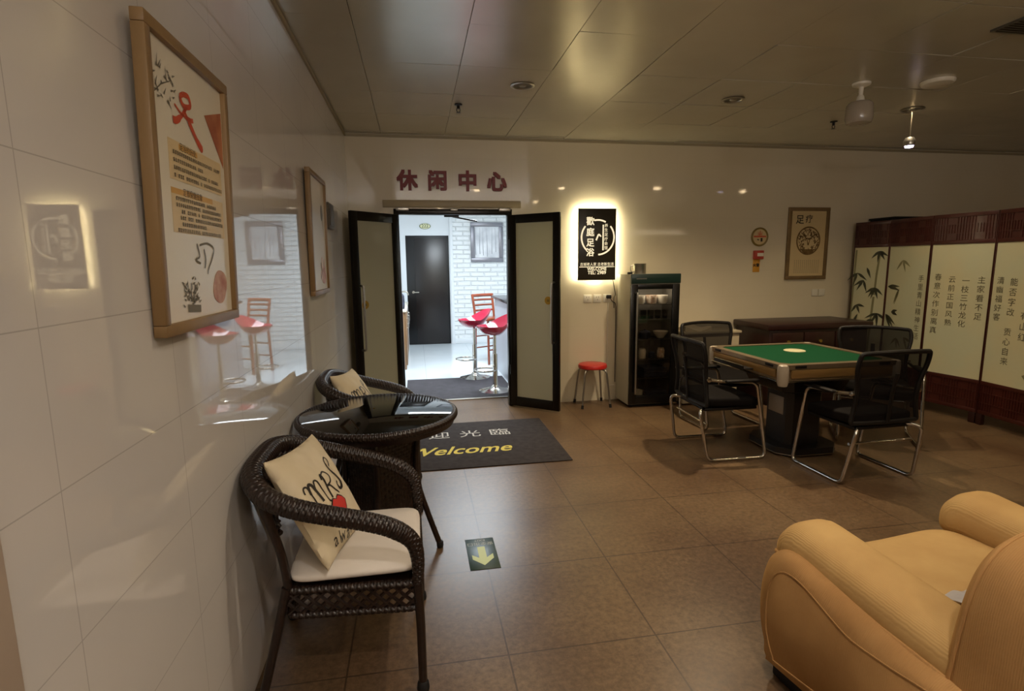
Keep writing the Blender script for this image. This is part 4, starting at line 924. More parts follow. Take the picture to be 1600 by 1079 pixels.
# ------------------------------------------------------------------ folding screen
t = thing('folding_screen', 'mahogany folding screen with inked bamboo and columns of writing', 'screen', (5.03, 4.5, 0))
J = [V(4.985, 5.53, 0), V(5.055, 5.12, 0), V(4.99, 4.575, 0), V(5.06, 4.025, 0), V(5.0, 3.47, 0)]
ZB0, ZB1, ZT0, ZT1 = 0.10, 0.405, 1.645, 1.925
def bleaf(bm, o, xd, x, y, ang, L, w):
    c, s = math.cos(ang), math.sin(ang)
    pts = [(x+c*L*k/6, y+s*L*k/6-0.12*L*(k/6)**2) for k in range(7)]
    ribbon(bm, pts, [w*q for q in (0.15, 0.7, 1, 0.9, 0.65, 0.35, 0.02)], o, xd, BZ, d=0.001)
for i in range(4):
    a, b = J[i], J[i+1]; e = (b-a); Wd = e.length; xd = e.normalized(); n = xd.cross(BZ)
    g = 0.004; a2 = a+xd*g; Wp = Wd-2*g
    def pb(bm, u0, u1, z0, z1, d0, d1, bev=0.003):
        m4 = Matrix((xd, BZ, n)).transposed().to_4x4(); m4.translation = a2
        box(bm, (u0, z0, d0), (u1, z1, d1), bev, mtx=m4)
    bm = BM()
    s = 0.007
    pb(bm, 0, s, ZB0, ZT1, -0.014, 0.014); pb(bm, Wp-s, Wp, ZB0, ZT1, -0.014, 0.014)
    pb(bm, s, Wp-s, ZT0, ZT0+0.035, -0.012, 0.012); pb(bm, s, Wp-s, ZT1-0.035, ZT1, -0.012, 0.012)
    pb(bm, s, Wp-s, ZB0, ZB0+0.035, -0.012, 0.012); pb(bm, s, Wp-s, ZB1-0.035, ZB1, -0.012, 0.012)
    fr = wobj('panel_frame', bm, 'mahog', t)
    for z0, z1, nm in ((ZT0+0.035, ZT1-0.035, 'carved_header'), (ZB0+0.035, ZB1-0.035, 'carved_skirt')):
        bm = BM(); pb(bm, s, Wp-s, z0, z1, -0.006, 0.004, 0)
        nb = int(Wp/0.024)
        for k in range(nb):
            u = s+(Wp-2*s)*(k+0.5)/nb; q = abs(k-nb/2)
            if 0.16 < (u/Wp) < 0.84 and 3 < q < 6.5: pb(bm, u-0.0035, u+0.0035, z0+(z1-z0)*0.3, z0+(z1-z0)*0.7, 0.004, 0.010, 0)
            else: pb(bm, u-0.0035, u+0.0035, z0, z1, 0.004, 0.010, 0)
        for f in (0.3, 0.7): pb(bm, s, Wp-s, z0+(z1-z0)*f-0.004, z0+(z1-z0)*f+0.004, 0.004, 0.0095, 0)
        wobj(nm, bm, 'mahog', fr, t)
    bm = BM(); pb(bm, s, Wp-s, ZB1, ZT0, -0.004, 0.004, 0); sk = wobj('silk_panel', bm, 'silk', t, smooth=False)
    for u in (0.03, Wp-0.03):
        bm = BM(); pb(bm, u-0.028, u+0.028, 0.0, 0.10, -0.02, 0.02, 0.006); wobj('foot', bm, 'mahog_d', t)
    o = a2+n*0.0045
    bm = BM(); bp = BM(); bt = BM(); ng = 0
    if i == 0:
        for (pts, ww) in (([(0.015, 0.42), (0.018, 1.0), (0.03, 1.62)], 0.02), ([(0.245, 0.42), (0.262, 0.80), (0.275, 1.10)], 0.026), ([(0.28, 1.12), (0.288, 1.35), (0.31, 1.60)], 0.024)):
            ribbon(bp, pts, ww, o, xd, BZ); ng = 1
        for (x, y, angs, L) in ((0.30, 1.60, (-2.5, -0.9, -1.7, -0.4), 0.11), (0.06, 1.36, (-1.9, -2.6, -0.5), 0.14), (0.14, 1.28, (-2.2, -1.2, -2.7), 0.13), (0.17, 1.42, (-1.1,), 0.12),
                                (0.28, 1.20, (-2.7, -1.9, -1.2, -0.6, -2.2), 0.12), (0.08, 1.0, (-0.05, -1.1, -2.2), 0.10), (0.33, 0.92, (-2.8, -2.1, -1.5, -0.5), 0.15), (0.06, 0.80, (-2.0, 1.2), 0.12), (0.27, 0.85, (-2.0, -2.6), 0.10)):
            for q in angs: bleaf(bm, o, xd, x, y, q, L, 0.030)
    def column(word, size, x, y, step):
        b3 = BM(); vtext(b3, word, size, x, y, step, o, xd, BZ); wobj('writing', b3, 'ink_text', sk, t)
    if i == 1:
        for (x, y, angs, L) in ((0.02, 1.22, (-0.1, 0.15), 0.17), (0.02, 0.92, (-0.75, -0.5, -1.0), 0.17), (0.10, 0.95, (0.4, -0.2), 0.09)):
            for q in angs: bleaf(bm, o, xd, x, y, q, L, 0.034)
        for (x, y, angs, L) in ((0.20, 1.50, (-1.2, -2.3, -0.5), 0.12), (0.18, 1.20, (-2.0, -1.9), 0.16), (0.20, 0.68, (-2.4, -1.4, -0.9), 0.10), (0.30, 0.70, (-0.3, -1.1), 0.14)):
            b4 = BM()
            for q in angs: bleaf(b4, o, xd, x, y, q, L, 0.026)
            wobj('pale_bamboo', b4, 'ink_pale', sk, t)
        ng = 1
        column('手里青山精神生活', 0.072, 0.455, 1.31, 0.083)
    if i == 2:
        column('春意次作别离真', 0.070, 0.085, 1.33, 0.086); column('云前正国风熟', 0.066, 0.215, 1.31, 0.082)
        column('一枝三竹龙化', 0.070, 0.335, 1.30, 0.080); column('主家看不足', 0.070, 0.465, 1.31, 0.083)
    if i == 3:
        column('清幽福好客', 0.068, 0.075, 1.31, 0.080); column('能否字改', 0.072, 0.195, 1.30, 0.086); column('贡心自来', 0.072, 0.190, 0.87, 0.086)
        column('有山红', 0.075, 0.32, 1.02, 0.090)
        for q in (0.1, -0.4): bleaf(bp, o, xd, 0.36, 0.52, q, 0.14, 0.035)
    if i == 0 or i == 1: wobj('bamboo_leaves', bm, 'ink_green', sk, t)
    else: bm.free()
    if len(bp.verts): wobj('pale_bamboo', bp, 'ink_pale', sk, t)
    else: bp.free()
    bt.free()

# ------------------------------------------------------------------ automatic game table
tcx, tcy, half, TZ = 2.985, 3.81, 0.485, 0.78
t = thing('game_table', 'square game table with green felt, metal rim and black pedestal', 'table', (tcx, tcy, 0))
def octo(h, c): return [(-h+c, -h), (h-c, -h), (h, -h+c), (h, h-c), (h-c, h), (-h+c, h), (-h, h-c), (-h, -h+c)]
O3 = V(tcx, tcy, 0); YX = V(0, 1, 0)
bm = BM(); prism(bm, octo(half-0.06, 0.05), TZ-0.03, TZ-0.006, O3, BX, YX); wobj('felt_top', bm, 'felt', t, smooth=False)
bm = BM()
A = octo(half, 0.045); B = octo(half-0.062, 0.05)
for k in range(8):
    j = (k+1) % 8; q = [A[k], A[j], B[j], B[k]]; prism(bm, q, TZ-0.032, TZ, O3, BX, YX)
bmesh.ops.remove_doubles(bm, verts=bm.verts, dist=0.0001)
wobj('rim', bm, 'champagne', t, smooth=False)
bm = BM(); prism(bm, octo(half-0.012, 0.05), TZ-0.125, TZ-0.032, O3, BX, YX); wobj('side_body', bm, 'champagne', t, smooth=False)
for r in range(4):
    rot = Matrix.Translation(O3) @ Matrix.Rotation(r*PI/2, 4, 'Z')
    bm = BM(); box(bm, (-half+0.075, -half-0.002, TZ-0.098), (half-0.075, -half+0.014, TZ-0.036), 0.006, mtx=rot); wobj('wood_inlay', bm, 'goldwood', t)
    bm = BM(); tube(bm, [(rot @ V(-half+0.06, -half+0.002, TZ-0.120)), (rot @ V(half-0.06, -half+0.002, TZ-0.120))], 0.006, 8); wobj('chrome_strip', bm, 'chrome', t)
    bm = BM(); box(bm, (-half+0.10, -half-0.003, TZ-0.026), (-half+0.19, -half+0.03, TZ-0.006), 0.002, mtx=rot); box(bm, (half-0.19, -half-0.003, TZ-0.026), (half-0.10, -half+0.03, TZ-0.006), 0.002, mtx=rot); wobj('tile_slot', bm, 'plastic_k', t)
    bm = BM(); lathe(bm, [(0, TZ-0.155), (0.030, TZ-0.153), (0.037, TZ-0.13), (0.039, TZ-0.03), (0.035, TZ-0.006), (0.025, TZ+0.001), (0, TZ+0.002)], seg=20, mtx=rot @ Matrix.Translation((-half+0.030, -half+0.030, 0))); wobj('corner_cap', bm, 'pearl', t)
# pulled-out drawer on the left side
bm = BM(); box(bm, (tcx-half-0.085, tcy-0.16, TZ-0.085), (tcx-half-0.003, tcy+0.24, TZ-0.078)); box(bm, (tcx-half-0.09, tcy-0.16, TZ-0.085), (tcx-half-0.083, tcy+0.24, TZ-0.058)); dw = wobj('drawer', bm, 'plastic_k', t, smooth=False)
bm = BM(); tube(bm, [(tcx-half-0.0865, tcy-0.16, TZ-0.056), (tcx-half-0.0865, tcy+0.24, TZ-0.056)], 0.004, 8); wobj('drawer_edge', bm, 'chrome', dw, t)
bm = BM()
rings = []
for z, h, c in ((TZ-0.125, half-0.03, 0.05), (TZ-0.135, half-0.04, 0.05), (TZ-0.14, half-0.18, 0.06), (TZ-0.26, half-0.22, 0.06), (TZ-0.28, half-0.26, 0.06)):
    rings.append([bm.verts.new((tcx+p[0], tcy+p[1], z)) for p in octo(h, c)])
for a, b in zip(rings, rings[1:]):
    for k in range(8): bm.faces.new((a[k], a[(k+1) % 8], b[(k+1) % 8], b[k]))
bm.faces.new(rings[0]); bm.faces.new(rings[-1][::-1]); wobj('machine_tray', bm, 'table_black', t, smooth=False)
bm = BM(); prism(bm, octo(0.155, 0.04), 0.07, TZ-0.27, O3, BX, YX); pd = wobj('pedestal', bm, 'table_black', t, smooth=False)
bm = BM(); box(bm, (tcx-0.160, tcy-0.09, 0.30), (tcx-0.155, tcy+0.09, 0.44), 0.002); wobj('control_plate', bm, 'pearl', pd, t)
bm = BM(); prism(bm, octo(0.265, 0.10), 0.025, 0.07, O3, BX, YX); bs = wobj('base', bm, 'table_black', t, smooth=False)
bm = BM(); prism(bm, octo(0.268, 0.10), 0.018, 0.025, O3, BX, YX); wobj('base_trim', bm, 'chrome', bs, t, smooth=False)
for sx in (-1, 1):
    for sy in (-1, 1):
        bm = BM(); cyl(bm, (tcx+sx*0.18, tcy+sy*0.18, 0), (tcx+sx*0.18, tcy+sy*0.18, 0.02), 0.025, seg=14); wobj('foot', bm, 'rubber', t)
bm = BM(); lathe(bm, [(0, TZ-0.006), (0.082, TZ-0.006), (0.082, TZ-0.001), (0.075, TZ+0.002), (0, TZ+0.003)], c=(3.04, 3.91, 0), seg=40); ds = wobj('centre_disc', bm, 'cream', t)

# ------------------------------------------------------------------ mesh-back chairs (local +y is forward)
t = thing('mesh_chair', 'black mesh-back chair nearest the viewer, its back to us at the green table', 'chair', (3.062, 3.28, 0), 0.02, 'mesh chairs around the green table')
for s in (-1, 1):
    x = s*0.285
    path = round_path([(x*0.93, -0.13, 0.617), (x, 0.135, 0.602), (x, 0.24, 0.013), (x, -0.235, 0.013), (x*0.90, -0.30, 0.40), (x*0.5, -0.16, 0.395), (x*0.02, -0.15, 0.395)], 0.055, 6)
    bm = BM(); tube(bm, path, 0.0125, 12); obj('sled_frame', bm, 'chrome', t)
    bm = BM(); box(bm, (x-0.024, -0.12, 0.609), (x+0.024, 0.15, 0.631), 0.010, 3); ar = obj('arm_pad', bm, 'plastic_k', t)
    bm = BM(); cyl(bm, (x*0.93, -0.135, 0.617), (x*0.90, -0.235, 0.632), 0.0125, seg=12); lathe(bm, [(0, -0.018), (0.018, -0.012), (0.018, 0.012), (0, 0.018)], seg=14, mtx=Matrix.Translation((x*0.90, -0.238, 0.632)) @ Matrix.Rotation(PI/2, 4, 'Y')); obj('arm_bolt', bm, 'chrome', ar)
bm = BM(); tube(bm, [(-0.25, -0.235, 0.285), (0.25, -0.235, 0.285)], 0.009, 10); obj('cross_bar', bm, 'chrome', t)
def seatf(u, v):
    a = u*2*PI; c, s = math.cos(a), math.sin(a); e = 0.28
    f = (abs(math.cos(PI*(v-0.5)))+1e-9)**0.35; zz = math.copysign(abs(math.sin(PI*(v-0.5)))**0.5, v-0.5)
    x = math.copysign(abs(c)**e, c)*0.245*f; y = math.copysign(abs(s)**e, s)*0.235*f
    return V(x, y-0.02, 0.445+zz*0.045+0.012*(y/0.235)**2*(1 if y < 0 else -1.6))
bm = BM(); grid(bm, seatf, 48, 15, cu=True); bmesh.ops.remove_doubles(bm, verts=bm.verts, dist=1e-5); obj('seat', bm, 'seat_black', t, angle=70)
bm = BM(); box(bm, (-0.22, -0.24, 0.378), (0.22, 0.19, 0.402), 0.008); obj('seat_pan', bm, 'plastic_k', t)
def backc(u, v):      # u 0..1 across, v 0..1 up
    z = 0.43+v*0.475; wdt = (0.262-0.030*math.sin(PI*min(1, v*1.25))*0.9+0.008*v-0.02*max(0, v-0.9)*5)
    x = (u*2-1)*wdt
    y = -0.245-0.055*v+0.055*math.sin(PI*v*0.95)*0.35 - 0.045*(1-(u*2-1)**2)*(0.4+0.6*v)
    return V(x, y, z+0.012*(1-(u*2-1)**2)*v)
bm = BM(); fr_pts = [backc(k/12, 1) for k in range(13)]+[backc(1, 1-k/14) for k in range(1, 15)]+[backc(1-k/12, 0) for k in range(1, 13)]+[backc(0, k/14) for k in range(1, 14)]
tube(bm, round_path(fr_pts, 0.02, 2, closed=True), 0.0155, 8, closed=True); obj('back_frame', bm, 'plastic_k', t)
bm = BM(); grid(bm, lambda u, v: backc(0.02+u*0.96, 0.02+v*0.96), 18, 20); obj('back_mesh', bm, 'mesh', t, angle=70)
bm = BM(); tube(bm, [backc(0.5, k/10)+V(0, -0.012, 0) for k in range(0, 8)], 0.016, 8, flat=0.5); obj('back_spine', bm, 'plastic_k', t)
chairB = t
dup(chairB, (2.375, 3.89, 0), -PI/2-0.03, 'black mesh-back chair at the left side of the green table, by the glass cabinet')
dup(chairB, (2.80, 4.56, 0), PI+0.05, 'black mesh-back chair on the far side of the green table, by the wall')
dup(chairB, (3.80, 3.86, 0), PI-0.60, 'black mesh-back chair at the right of the green table, by the folding screen')

# ------------------------------------------------------------------ wicker table
wx, wy = -0.211, 2.765
t = thing('wicker_table', 'round dark wicker table with black glass top between two wicker chairs', 'table', (wx, wy, 0))
RT_ = 0.402
bm = BM(); tube(bm, [(wx+(RT_-0.018)*math.cos(2*PI*k/90), wy+(RT_-0.018)*math.sin(2*PI*k/90), 0.747) for k in range(90)], 0.018, closed=True, weave=(0.010, 8, 0.0035)); wobj('woven_rim', bm, 'wicker', t, angle=60)
bm = BM(); lathe(bm, [(0, 0.750), (RT_-0.018, 0.750), (RT_-0.018, 0.762), (RT_-0.023, 0.765), (0, 0.765)], c=(wx, wy, 0), seg=72); wobj('glass_top', bm, 'glass_black', t)
def weave_grid(fn, nu, nv, cells_u, cells_v, h, bm, cu=False):
    """solid basket weave surface: fn(u,v) -> (point, normal)"""
    def f(u, v):
        p, n = fn(u, v); U, W_ = u*cells_u, v*cells_v
        e = abs(math.sin(PI*W_)) if (int(U)+int(W_)) % 2 == 0 else abs(math.sin(PI*U))
        return p+n*(h*(e-0.5))
    return grid(bm, f, nu, nv, cu=cu)
def drum(u, v):       # square-ish waisted base, corners on the four legs
    a = 2*PI*u; z = 0.14+v*0.555; s = v
    r = 0.180+0.012*math.cos(2*PI*s)
    d = abs(math.cos(a))+abs(math.sin(a)); rr = r/(d*0.75+0.25)
    p = V(wx+rr*math.cos(a), wy+rr*math.sin(a), z); return p, V(math.cos(a), math.sin(a), 0)
bm = BM(); weave_grid(drum, 176, 112, 44, 28, 0.006, bm, cu=True); wobj('woven_base', bm, 'wicker', t, angle=60)
bm = BM(); lathe(bm, [(0, 0.70), (0.355, 0.698), (0.382, 0.704), (0.391, 0.73), (0.375, 0.746), (0, 0.749)], c=(wx, wy, 0), seg=48); wobj('under_top', bm, 'wicker', t)
for k in range(4):
    a = k*PI/2-0.05; c, s = math.cos(a), math.sin(a)
    L_ = lambda r, z: (wx+r*c, wy+r*s, z)
    bm = BM(); tube(bm, smooth_path([L_(0.26, 0.69), L_(0.200, 0.64), L_(0.180, 0.50), L_(0.188, 0.36), L_(0.225, 0.22), L_(0.285, 0.03)], 6), [0.015]*31, 10)
    lg = wobj('leg', bm, 'wicker', t)
    bm = BM(); lathe(bm, [(0, 0), (0.016, 0), (0.018, 0.008), (0.018, 0.03), (0.014, 0.036), (0, 0.036)], c=L_(0.290, 0), seg=14); wobj('foot_cap', bm, 'rubber', lg, t)

# ------------------------------------------------------------------ wicker armchairs (local +x is forward, origin under the seat centre)
t = thing('wicker_armchair', 'dark wicker armchair in the foreground, its back to the left wall', 'armchair', (-0.315, 2.035, 0), 0, 'wicker armchairs at the round table')
half_path = [(0.285, -0.268, 0.41), (0.288, -0.272, 0.50), (0.272, -0.282, 0.575), (0.215, -0.290, 0.628), (0.13, -0.295, 0.665), (0.0, -0.297, 0.702), (-0.11, -0.290, 0.735), (-0.200, -0.258, 0.772), (-0.256, -0.155, 0.800), (-0.264, 0.0, 0.808)]
mir = [(p[0], -p[1], p[2]) for p in half_path[:-1]][::-1]
pth = smooth_path([V(*p) for p in half_path+mir], 8)
N_ = len(pth); rads = []
for i in range(N_):
    q = min(i, N_-1-i)/(N_/2)      # 0 at the arm ends, 1 at the back
    rads.append(0.0165+0.0145*min(1, q*3.2)+0.005*max(0, q-0.5)*2)
bm = BM(); tube(bm, pth, rads, weave=(0.0095, 12, 0.0038)); obj('arm_rim', bm, 'wicker', t, angle=60)
for sx, x0, x1, nm in ((1, 0.285, 0.290, 'leg'), (-1, -0.155, -0.255, 'leg')):
    for sy in (-1, 1):
        y = sy*0.268 if sx > 0 else sy*0.225
        bm = BM(); tube(bm, [(x0, y, 0.43 if sx > 0 else 0.42), (x1 if sx > 0 else x0-0.05, y*1.0 if sx > 0 else y*1.03, 0.24 if sx > 0 else 0.22), (x1, y*(1.01 if sx > 0 else 1.08), 0.028)], [0.0165, 0.0155, 0.015], 10); lg = obj(nm, bm, 'wicker', t)
        bm = BM(); lathe(bm, [(0, 0), (0.021, 0), (0.0225, 0.010), (0.020, 0.03), (0.015, 0.038), (0, 0.038)], c=(x1, y*(1.01 if sx > 0 else 1.08), 0), seg=16); obj('foot_cap', bm, 'rubber', lg)
for sy in (-1, 1):
    bm = BM(); tube(bm, smooth_path([(-0.150, sy*0.222, 0.41), (-0.165, sy*0.226, 0.55), (-0.222, sy*0.222, 0.76)], 5), 0.015, 10); obj('back_post', bm, 'wicker', t)
# seat frame: woven lattice aprons with openings, rails above and below
def strip_lattice(bm, fn, cu, cv, rad):
    """two families of diagonal strips on the patch fn(u,v); cu x cv cells"""
    for fam in (1, -1):
        for k in range(-cv, cu+cv+1):
            pts = []
            n = cv*6
            for q in range(n+1):
                v = q/n; u = (k+fam*v*cv)/cu
                if -1e-6 <= u <= 1+1e-6:
                    p, nn = fn(min(1, max(0, u)), v); pts.append(p+nn*(fam*0.0022*math.cos(PI*v*cv*1.0)))
            if len(pts) > 2: tube(bm, pts, rad, 6, flat=1.0)
xF, xB, yS = 0.285, -0.155, 0.262
corn = [V(xF, -yS, 0), V(xF, yS, 0), V(xB, yS*0.86, 0), V(xB, -yS*0.86, 0)]
for k in range(4):
    a, b = corn[k], corn[(k+1) % 4]; nn = (b-a).cross(BZ).normalized()
    fnp = lambda u, v, a=a, b=b, nn=nn: (a.lerp(b, u)+V(0, 0, 0.322+v*0.082), nn)
    bm = BM(); strip_lattice(bm, fnp, 11 if k % 2 == 0 else 10, 2, 0.0068)
    obj('woven_apron', bm, 'wicker', t)
for z, r in ((0.316, 0.012), (0.408, 0.014)):
    bm = BM(); cl = [c+V(0, 0, z) for c in corn]; tube(bm, round_path(cl, 0.03, 4, closed=True), r, closed=True, weave=(0.011, 6, 0.004)); obj('seat_rail', bm, 'wicker', t, angle=60)
bm = BM(); vs = [bm.verts.new(c*0.97+V(0, 0, 0.402)) for c in corn]; vb = [bm.verts.new(c*0.97+V(0, 0, 0.388)) for c in corn]
bm.faces.new(vs); bm.faces.new(vb[::-1])
for k in range(4): bm.faces.new((vs[k], vs[(k+1) % 4], vb[(k+1) % 4], vb[k]))
obj('seat_panel', bm, 'wicker', t, smooth=False)
# woven back below the rim
def backw(u, v):
    a = (u-0.5)*2*0.80
    y = 0.205*math.sin(a)/math.sin(0.80)
    x = -0.262+0.125*(y/0.245)**2; ztop = 0.796-0.050*(y/0.245)**2
    z = 0.61+(ztop-0.61)*v
    x += 0.008*(1-v)
    return V(x, y, z), V(-1, 0.6*math.sin(a), 0.1).normalized()
bm = BM(); strip_lattice(bm, backw, 18, 7, 0.0056); obj('woven_back', bm, 'wicker', t)
bm = BM(); tube(bm, [backw(k/16, 0)[0] for k in range(17)], 0.010, 8); obj('back_rail', bm, 'wicker', t)
chair1 = t
dup(chair1, (-0.315, 3.475, 0), 0, 'dark wicker armchair on the far side of the round table, by the open door')

def cushion_bm(hx, hy, h, e=0.25, tuft=0.0):
    def f(u, v):
        a = u*2*PI; c, s = math.cos(a), math.sin(a); ph = PI*(v-0.5)
        cf = abs(math.cos(ph))**0.45; sf = math.copysign(abs(math.sin(ph))**0.75, ph)
        x = math.copysign(abs(c)**e, c)*hx*cf; y = math.copysign(abs(s)**e, s)*hy*cf
        return V(x, y, h/2+sf*h/2)
    b = BM(); grid(b, f, 64, 19, cu=True); bmesh.ops.remove_doubles(b, verts=b.verts, dist=1e-5); return b
q = obj('seat_cushion', cushion_bm(0.225, 0.242, 0.050, 0.24), 'cushion', angle=70); q.location = (-0.243, 2.035, 0.4245)
tag(q, 'cream seat cushion on the foreground wicker armchair', 'cushion', 'cream seat cushions')
q2 = q.copy(); COL.objects.link(q2); q2.location = (-0.243, 3.475, 0.4245); q2['label'] = 'cream seat cushion on the far wicker armchair'

# printed pillows
PS, PT = 0.205, 0.062
def pil_h(u, v): return PT*max(0.0, (1-u*u)*(1-v*v))**0.42
def pil_xy(u, v):
    pin = 0.075
    return u*PS*(1.03-pin*(1-v*v)), v*PS*(1.03-pin*(1-u*u))
def pil_pt(u, v, side, off=0.0):
    x, y = pil_xy(u, v); wr = 0.0035*math.sin(9*u+4*v)*math.sin(7*v-3*u+1)*(1-abs(u*v))
    return V(x, y, side*(pil_h(u, v)+off)+wr*(1 if side > 0 else 0.3))
t = thing('printed_pillow', 'cream pillow with MRS and red lips print on the foreground wicker chair', 'pillow', (0, 0, 0), group='printed pillows on the wicker chairs')
bm = BM()
grid(bm, lambda u, v: pil_pt(u*2-1, v*2-1, 1), 41, 41); grid(bm, lambda u, v: pil_pt(u*2-1, v*2-1, -1), 41, 41)
bmesh.ops.remove_doubles(bm, verts=bm.verts, dist=2e-4); obj('pillow_cover', bm, 'linen', t, angle=80)
def on_pillow(x, y): return pil_pt(x/PS, y/PS, 1, 0.0016)
def pstroke(bm, pts, w):
    P_ = smooth_path([V(p[0], p[1], 0) for p in pts], 8); n = len(P_)
    L, Rr = [], []
    for i, p in enumerate(P_):
        tt = (P_[min(i+1, n-1)]-P_[max(i-1, 0)]); tt = tt.normalized() if tt.length else V(1, 0, 0)
        ww = (w if not isinstance(w, (list, tuple)) else w[min(len(w)-1, int(i/n*len(w)))])/2
        L.append(bm.verts.new(on_pillow(p.x-tt.y*ww, p.y+tt.x*ww))); Rr.append(bm.verts.new(on_pillow(p.x+tt.y*ww, p.y-tt.x*ww)))
    for i in range(n-1): bm.faces.new((L[i], Rr[i], Rr[i+1], L[i+1]))
bm = BM(); w1, w2 = 0.007, 0.012
for pts, ww in (
    # M
    ([(-0.165, 0.075), (-0.155, 0.098), (-0.135, 0.095), (-0.135, 0.06), (-0.138, 0.0), (-0.150, -0.008)], w1),
    ([(-0.137, 0.06), (-0.122, 0.098), (-0.105, 0.092), (-0.100, 0.06), (-0.098, 0.01)], w2),
    ([(-0.100, 0.06), (-0.085, 0.100), (-0.066, 0.092), (-0.062, 0.05), (-0.060, 0.0), (-0.045, -0.010)], w1),
    # R
    ([(-0.030, 0.085), (-0.022, 0.105), (-0.012, 0.098), (-0.014, 0.05), (-0.020, -0.005)], w2),
    ([(-0.020, 0.100), (0.020, 0.112), (0.042, 0.085), (0.025, 0.058), (-0.010, 0.050), (0.010, 0.045), (0.030, 0.015), (0.052, -0.008)], w1),
    # S with a curled top
    ([(0.110, 0.112), (0.128, 0.122), (0.136, 0.142), (0.118, 0.156), (0.096, 0.146), (0.090, 0.118), (0.102, 0.088), (0.122, 0.060), (0.126, 0.028), (0.108, 0.004), (0.080, 0.006), (0.072, 0.028), (0.086, 0.040)], [w1, w1, w1, w2, w2*1.3, w2*1.3, w2, w1])):
    pstroke(bm, [(p[0]*0.88-0.022, p[1]*0.88-0.022) for p in pts], ww)
obj('upper_lettering', bm, 'ink', t); bm = BM()
# 'always e' on a rising line under the lips
def pt_fn(dx, dy, ang, s=1.0):
    c, q = math.cos(ang), math.sin(ang)
    return lambda x, y: on_pillow(dx+(x*c-y*q)*s, dy+(x*q+y*c)*s)
xs = (-0.135, -0.100, -0.078, -0.036, 0.000, 0.036, 0.085, 0.118)
for ch, x in zip('always e', xs):
    if ch != ' ': text(bm, ch, 0.064, (0, 0, 0), BX, V(0, 1, 0), fn=pt_fn(x, -0.150-0.022*math.cos(x*12), 0.0), bold=0.001)
obj('lower_lettering', bm, 'ink', t)
def lips(bm, s):
    up = [(-0.058, -0.040), (-0.040, -0.024), (-0.018, -0.012), (-0.006, -0.016), (0.0, -0.020), (0.006, -0.016), (0.018, -0.012), (0.040, -0.024), (0.058, -0.040)]
    lo = [(0.040, -0.058), (0.018, -0.070), (0.0, -0.073), (-0.018, -0.070), (-0.040, -0.058)]
    return [(x*s*1.2-0.028, (y+0.042)*s*1.25-0.068) for x, y in up+lo]
for s, nm, m_, off in ((1.12, 'lips_outline', 'ink', 0.0), (0.98, 'red_lips', 'lips', 0.0008)):
    bm = BM(); pl = lips(bm, s); n = len(pl); c0 = bm.verts.new(on_pillow(-0.028, -0.068)+V(0, 0, off)); rings = []
    for f in (0.33, 0.66, 1.0): rings.append([bm.verts.new(on_pillow(-0.028+(p[0]+0.028)*f, -0.068+(p[1]+0.068)*f)+V(0, 0, off)) for p in pl])
    for k in range(n):
        j = (k+1) % n; bm.faces.new((c0, rings[0][k], rings[0][j]))
        for a, b in zip(rings, rings[1:]): bm.faces.new((a[k], b[k], b[j], a[j]))
    obj(nm, bm, m_, t)
rv, uv, nv_ = V(0.189, 0.978, -0.084), V(-0.468, 0.165, 0.868), V(0.863, -0.124, 0.489)
pm = Matrix((rv, uv, nv_)).transposed().to_4x4(); pm.translation = (-0.380, 1.998, 0.660)
t.matrix_world = pm; t.rotation_euler = pm.to_euler(); t.location = pm.translation
p2 = dup(t, (-0.380, 3.438, 0.660), 0, 'cream printed pillow on the far wicker chair, half hidden by the table'); p2.rotation_euler = pm.to_euler()

# ------------------------------------------------------------------ floor mats and stickers
t = thing('welcome_mat', 'dark grey entrance mat with Welcome and pale characters', 'mat', (0.40, 4.44, 0))
bm = BM(); box(bm, (-0.36, 3.855, 0.0005), (1.145, 5.025, 0.009), 0.003); wobj('carpet', bm, 'mat_grey', t)
bm = BM(); o = V(0, 0, 0.0092)
for ch, x in (('歡', -0.12), ('迎', 0.155), ('光', 0.43), ('臨', 0.695)): text(bm, ch, 0.19, o+V(x, 4.65, 0), BX, V(0, 1, 0), d=0.0005, sx=1.05)
wobj('character_print', bm, 'mat_white', t)
bm = BM(); sh = V(0.35, 1, 0)
text(bm, 'Welcome', 0.26, o+V(0.31, 4.24, 0), BX, V(0.30, 1, 0), d=0.0005, bold=0.004, sx=0.84); wobj('welcome_print', bm, 'mat_yellow', t)
t = thing('floor_exit_sign', 'dark green floor sticker with lime arrow and EXIT lettering', 'floor sign', (0.292, 2.64, 0))
bm = BM(); box(bm, (0.216, 2.488, 0.0004), (0.370, 2.795, 0.0022), 0.0006); wobj('sticker', bm, 'exit_green', t)
NX, NY = V(-1, 0, 0), V(0, -1, 0); o = V(0.293, 2.64, 0.0023)
bm = BM(); prism(bm, [(-0.020, 0.065), (0.020, 0.065), (0.020, -0.045), (0.055, -0.012), (0.055, -0.055), (0.0, -0.118), (-0.055, -0.055), (-0.055, -0.012), (-0.020, -0.045)], 0.0002, 0.0006, o+V(0, 0, 0), V(1, 0, 0), V(0, 1, 0)); wobj('arrow', bm, 'exit_arrow', t, smooth=False)
bm = BM(); text(bm, '安全出口', 0.036, o+V(0, 0.098, 0), NX, NY, d=0.0004); text(bm, 'EXIT', 0.030, o+V(0, 0.134, 0), NX, NY, d=0.0004); wobj('exit_print', bm, 'exit_text', t)

